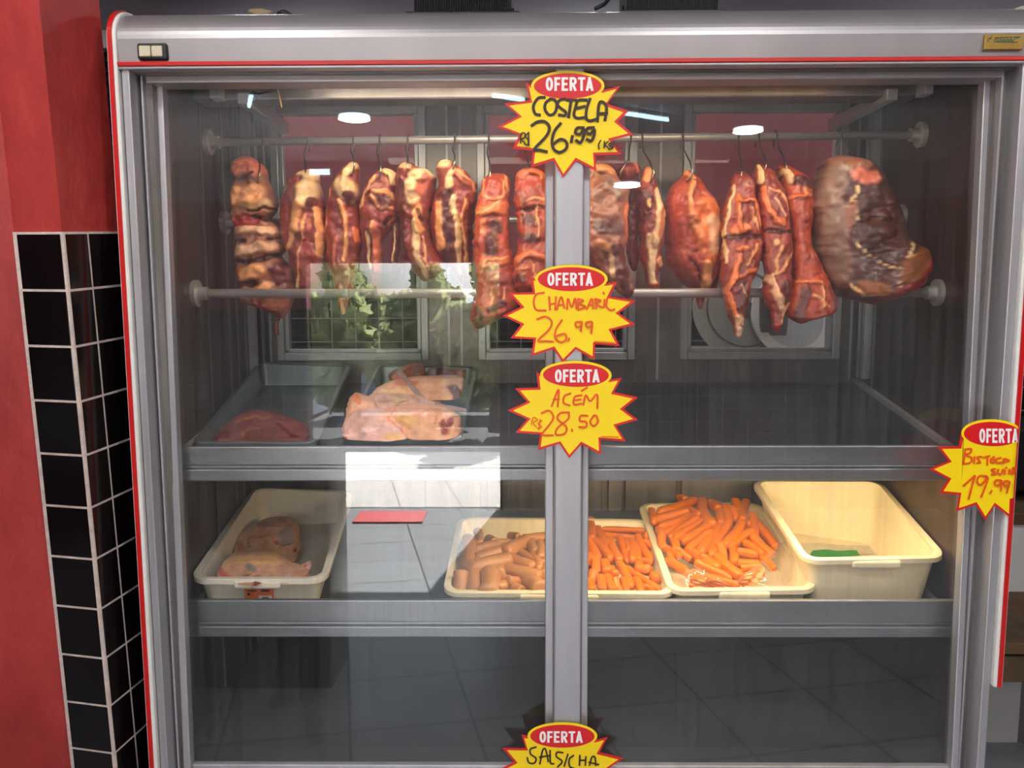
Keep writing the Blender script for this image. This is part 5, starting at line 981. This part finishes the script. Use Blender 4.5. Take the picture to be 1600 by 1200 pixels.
sign('yellow starburst price sign reading CHAMBARIL 26.99, second from the top on the central post', px_(c2, TIPS), [(770+320*.26667, 400+98*.26667), (770+588*.26667, 400+174*.26667)], h2, 3.0, M['ink_red'], -.040, c2, thin=[[(595, 500), (650, 503), (712, 508)]])
h3 = [[(345, 880), (385, 782), (380, 882)], [(355, 842), (388, 838)], [(455, 805), (420, 820), (415, 860), (450, 875)], [(520, 815), (480, 825), (475, 868), (520, 865)], [(478, 845), (515, 840)], [(520, 790), (552, 770)], [(530, 872), (545, 815), (570, 850), (610, 810), (612, 892)],
      [(285, 920), (330, 905), (355, 945), (330, 990), (290, 1045), (352, 1050)], [(445, 915), (395, 920), (380, 955), (430, 1000), (420, 1040), (370, 1045), (380, 1005), (440, 955), (445, 915)], [(462, 1014), (465, 1026)], [(555, 935), (515, 935), (510, 965), (545, 970), (545, 1000), (505, 1000)], [(590, 935), (570, 970), (590, 995), (615, 970), (605, 935), (590, 935)]]
h3t = [[(225, 988), (237, 945), (262, 960), (236, 975), (256, 1002)], [(288, 962), (266, 982), (286, 1000), (262, 1010)], [(278, 955), (270, 1016)], [(635, 1056), (690, 1058), (735, 1060)]]
sign('yellow starburst price sign reading ACÉM 28.50 on the central post', px_(c2, [(255, 678), (130, 775), (88, 905), (133, 1035), (265, 1138), (447, 1185), (635, 1165), (780, 1087), (852, 960), (852, 828), (757, 713)]), [(770+364*.26667, 400+664*.26667), (770+627*.26667, 400+740*.26667)], h3, 3.0, M['ink_red'], -.040, c2, thin=h3t)
h5 = [[(520, 462), (475, 478), (475, 520), (520, 555), (505, 595), (460, 590), (447, 550)], [(552, 602), (575, 490), (600, 482), (622, 582)], [(550, 545), (640, 530)], [(637, 490), (640, 590), (668, 600)], [(745, 508), (695, 505), (690, 540), (738, 580), (700, 625)], [(785, 520), (755, 620)], [(832, 530), (797, 560), (800, 620), (842, 640)], [(885, 530), (882, 612)], [(935, 540), (930, 612)], [(882, 570), (935, 570)], [(965, 612), (985, 545), (1010, 545), (1017, 612)], [(960, 587), (1040, 605)]]
sign('yellow starburst price sign reading SALSICHA, lowest on the central post', px_(c5, [(400, 360), (238, 473), None, None, None, None, None, None, None, (1250, 557), (1118, 382)])[:2]+[(776.5, 1204), (789, 1238), (819, 1266), (866, 1275), (914, 1271), (953, 1250), (976, 1217)]+px_(c5, [(1250, 557), (1118, 382)]), [(740+549*.1875, 1080+330*.1875), (740+911*.1875, 1080+425*.1875)], h5, 2.6, M['ink_black'], -.040, c5)
h4 = [[(450, 410), (442, 480), (432, 558)], [(450, 412), (512, 410), (500, 450), (450, 472), (515, 500), (500, 550), (430, 565)], [(545, 490), (540, 555)], [(620, 490), (572, 495), (590, 525), (605, 550), (570, 555)], [(640, 497), (702, 480)], [(680, 490), (678, 575)], [(750, 490), (715, 515), (720, 550), (762, 545)], [(715, 525), (755, 515)], [(820, 500), (775, 512), (775, 550), (827, 550)], [(845, 557), (852, 512), (905, 530), (850, 545)],
      [(760, 615), (720, 625), (750, 650), (765, 670), (720, 672)], [(790, 620), (785, 660), (820, 670), (840, 620)], [(860, 628), (856, 670)], [(872, 598), (875, 607)], [(900, 667), (905, 620), (930, 665), (940, 605)], [(945, 667), (965, 592), (970, 652)],
      [(430, 790), (490, 735), (545, 685)], [(545, 690), (515, 800), (480, 930)], [(670, 690), (590, 690), (570, 750), (610, 780), (682, 700), (650, 810), (610, 905)], [(720, 840), (703, 867)], [(810, 730), (760, 735), (755, 780), (800, 780), (822, 730), (815, 842)], [(890, 740), (850, 745), (845, 785), (885, 785), (907, 745), (875, 862)]]
xb = float(P(1580, 740, -.069)[0])
sign('yellow starburst price sign reading BISTECA SUINA 19.99, bent around the right corner post', px_(c4, [(415, 215), (165, 385), (80, 620), (187, 868), (362, 1060), (660, 1150)])+[(1579, 809), (1612, 783), (1636, 752), (1636, 715), (1607, 684)], [(1440+596*.15, 640+196*.15), (1440+1005*.15, 640+345*.15)], h4, 3.0, M['ink_red'], -.069, c4, bend=(xb, .012, 1578))
# script mark on the maker's plate
mp = MB(); yq = -.0555-.0036
def plq(l, w, m_, nm):
    mb = MB()
    for st in l:
        for k in ribbon([(1500+a*100/923, b*130/1200) for a, b in catmull(st)], w):
            v = [P(p[0], p[1], yq) for p in k]; mb.add([tuple(np.array(q)+np.array([0, .3, 0])*0-np.array(FR.location)) for q in v], [(0, 1, 2, 3)])
    o = mb.build(nm, m_, FR); return o
o = plq([[(490, 600), (540, 540), (545, 600), (590, 560), (600, 600), (640, 560), (650, 600), (690, 560), (700, 600), (740, 555), (750, 600), (800, 550), (850, 545)], [(500, 545), (870, 530)], [(510, 605), (830, 608)]], 1.3, M['green'], 'plate_script'); o.parent = np_; 
o = plq([[(400, 600), (420, 560), (470, 520)], [(430, 560), (460, 555)]], 1.2, M['green'], 'plate_initial'); o.parent = np_
for o in [c for c in np_.children]: o.location = tuple(Vector(FR.location)); o.location = (0, .3, 0)
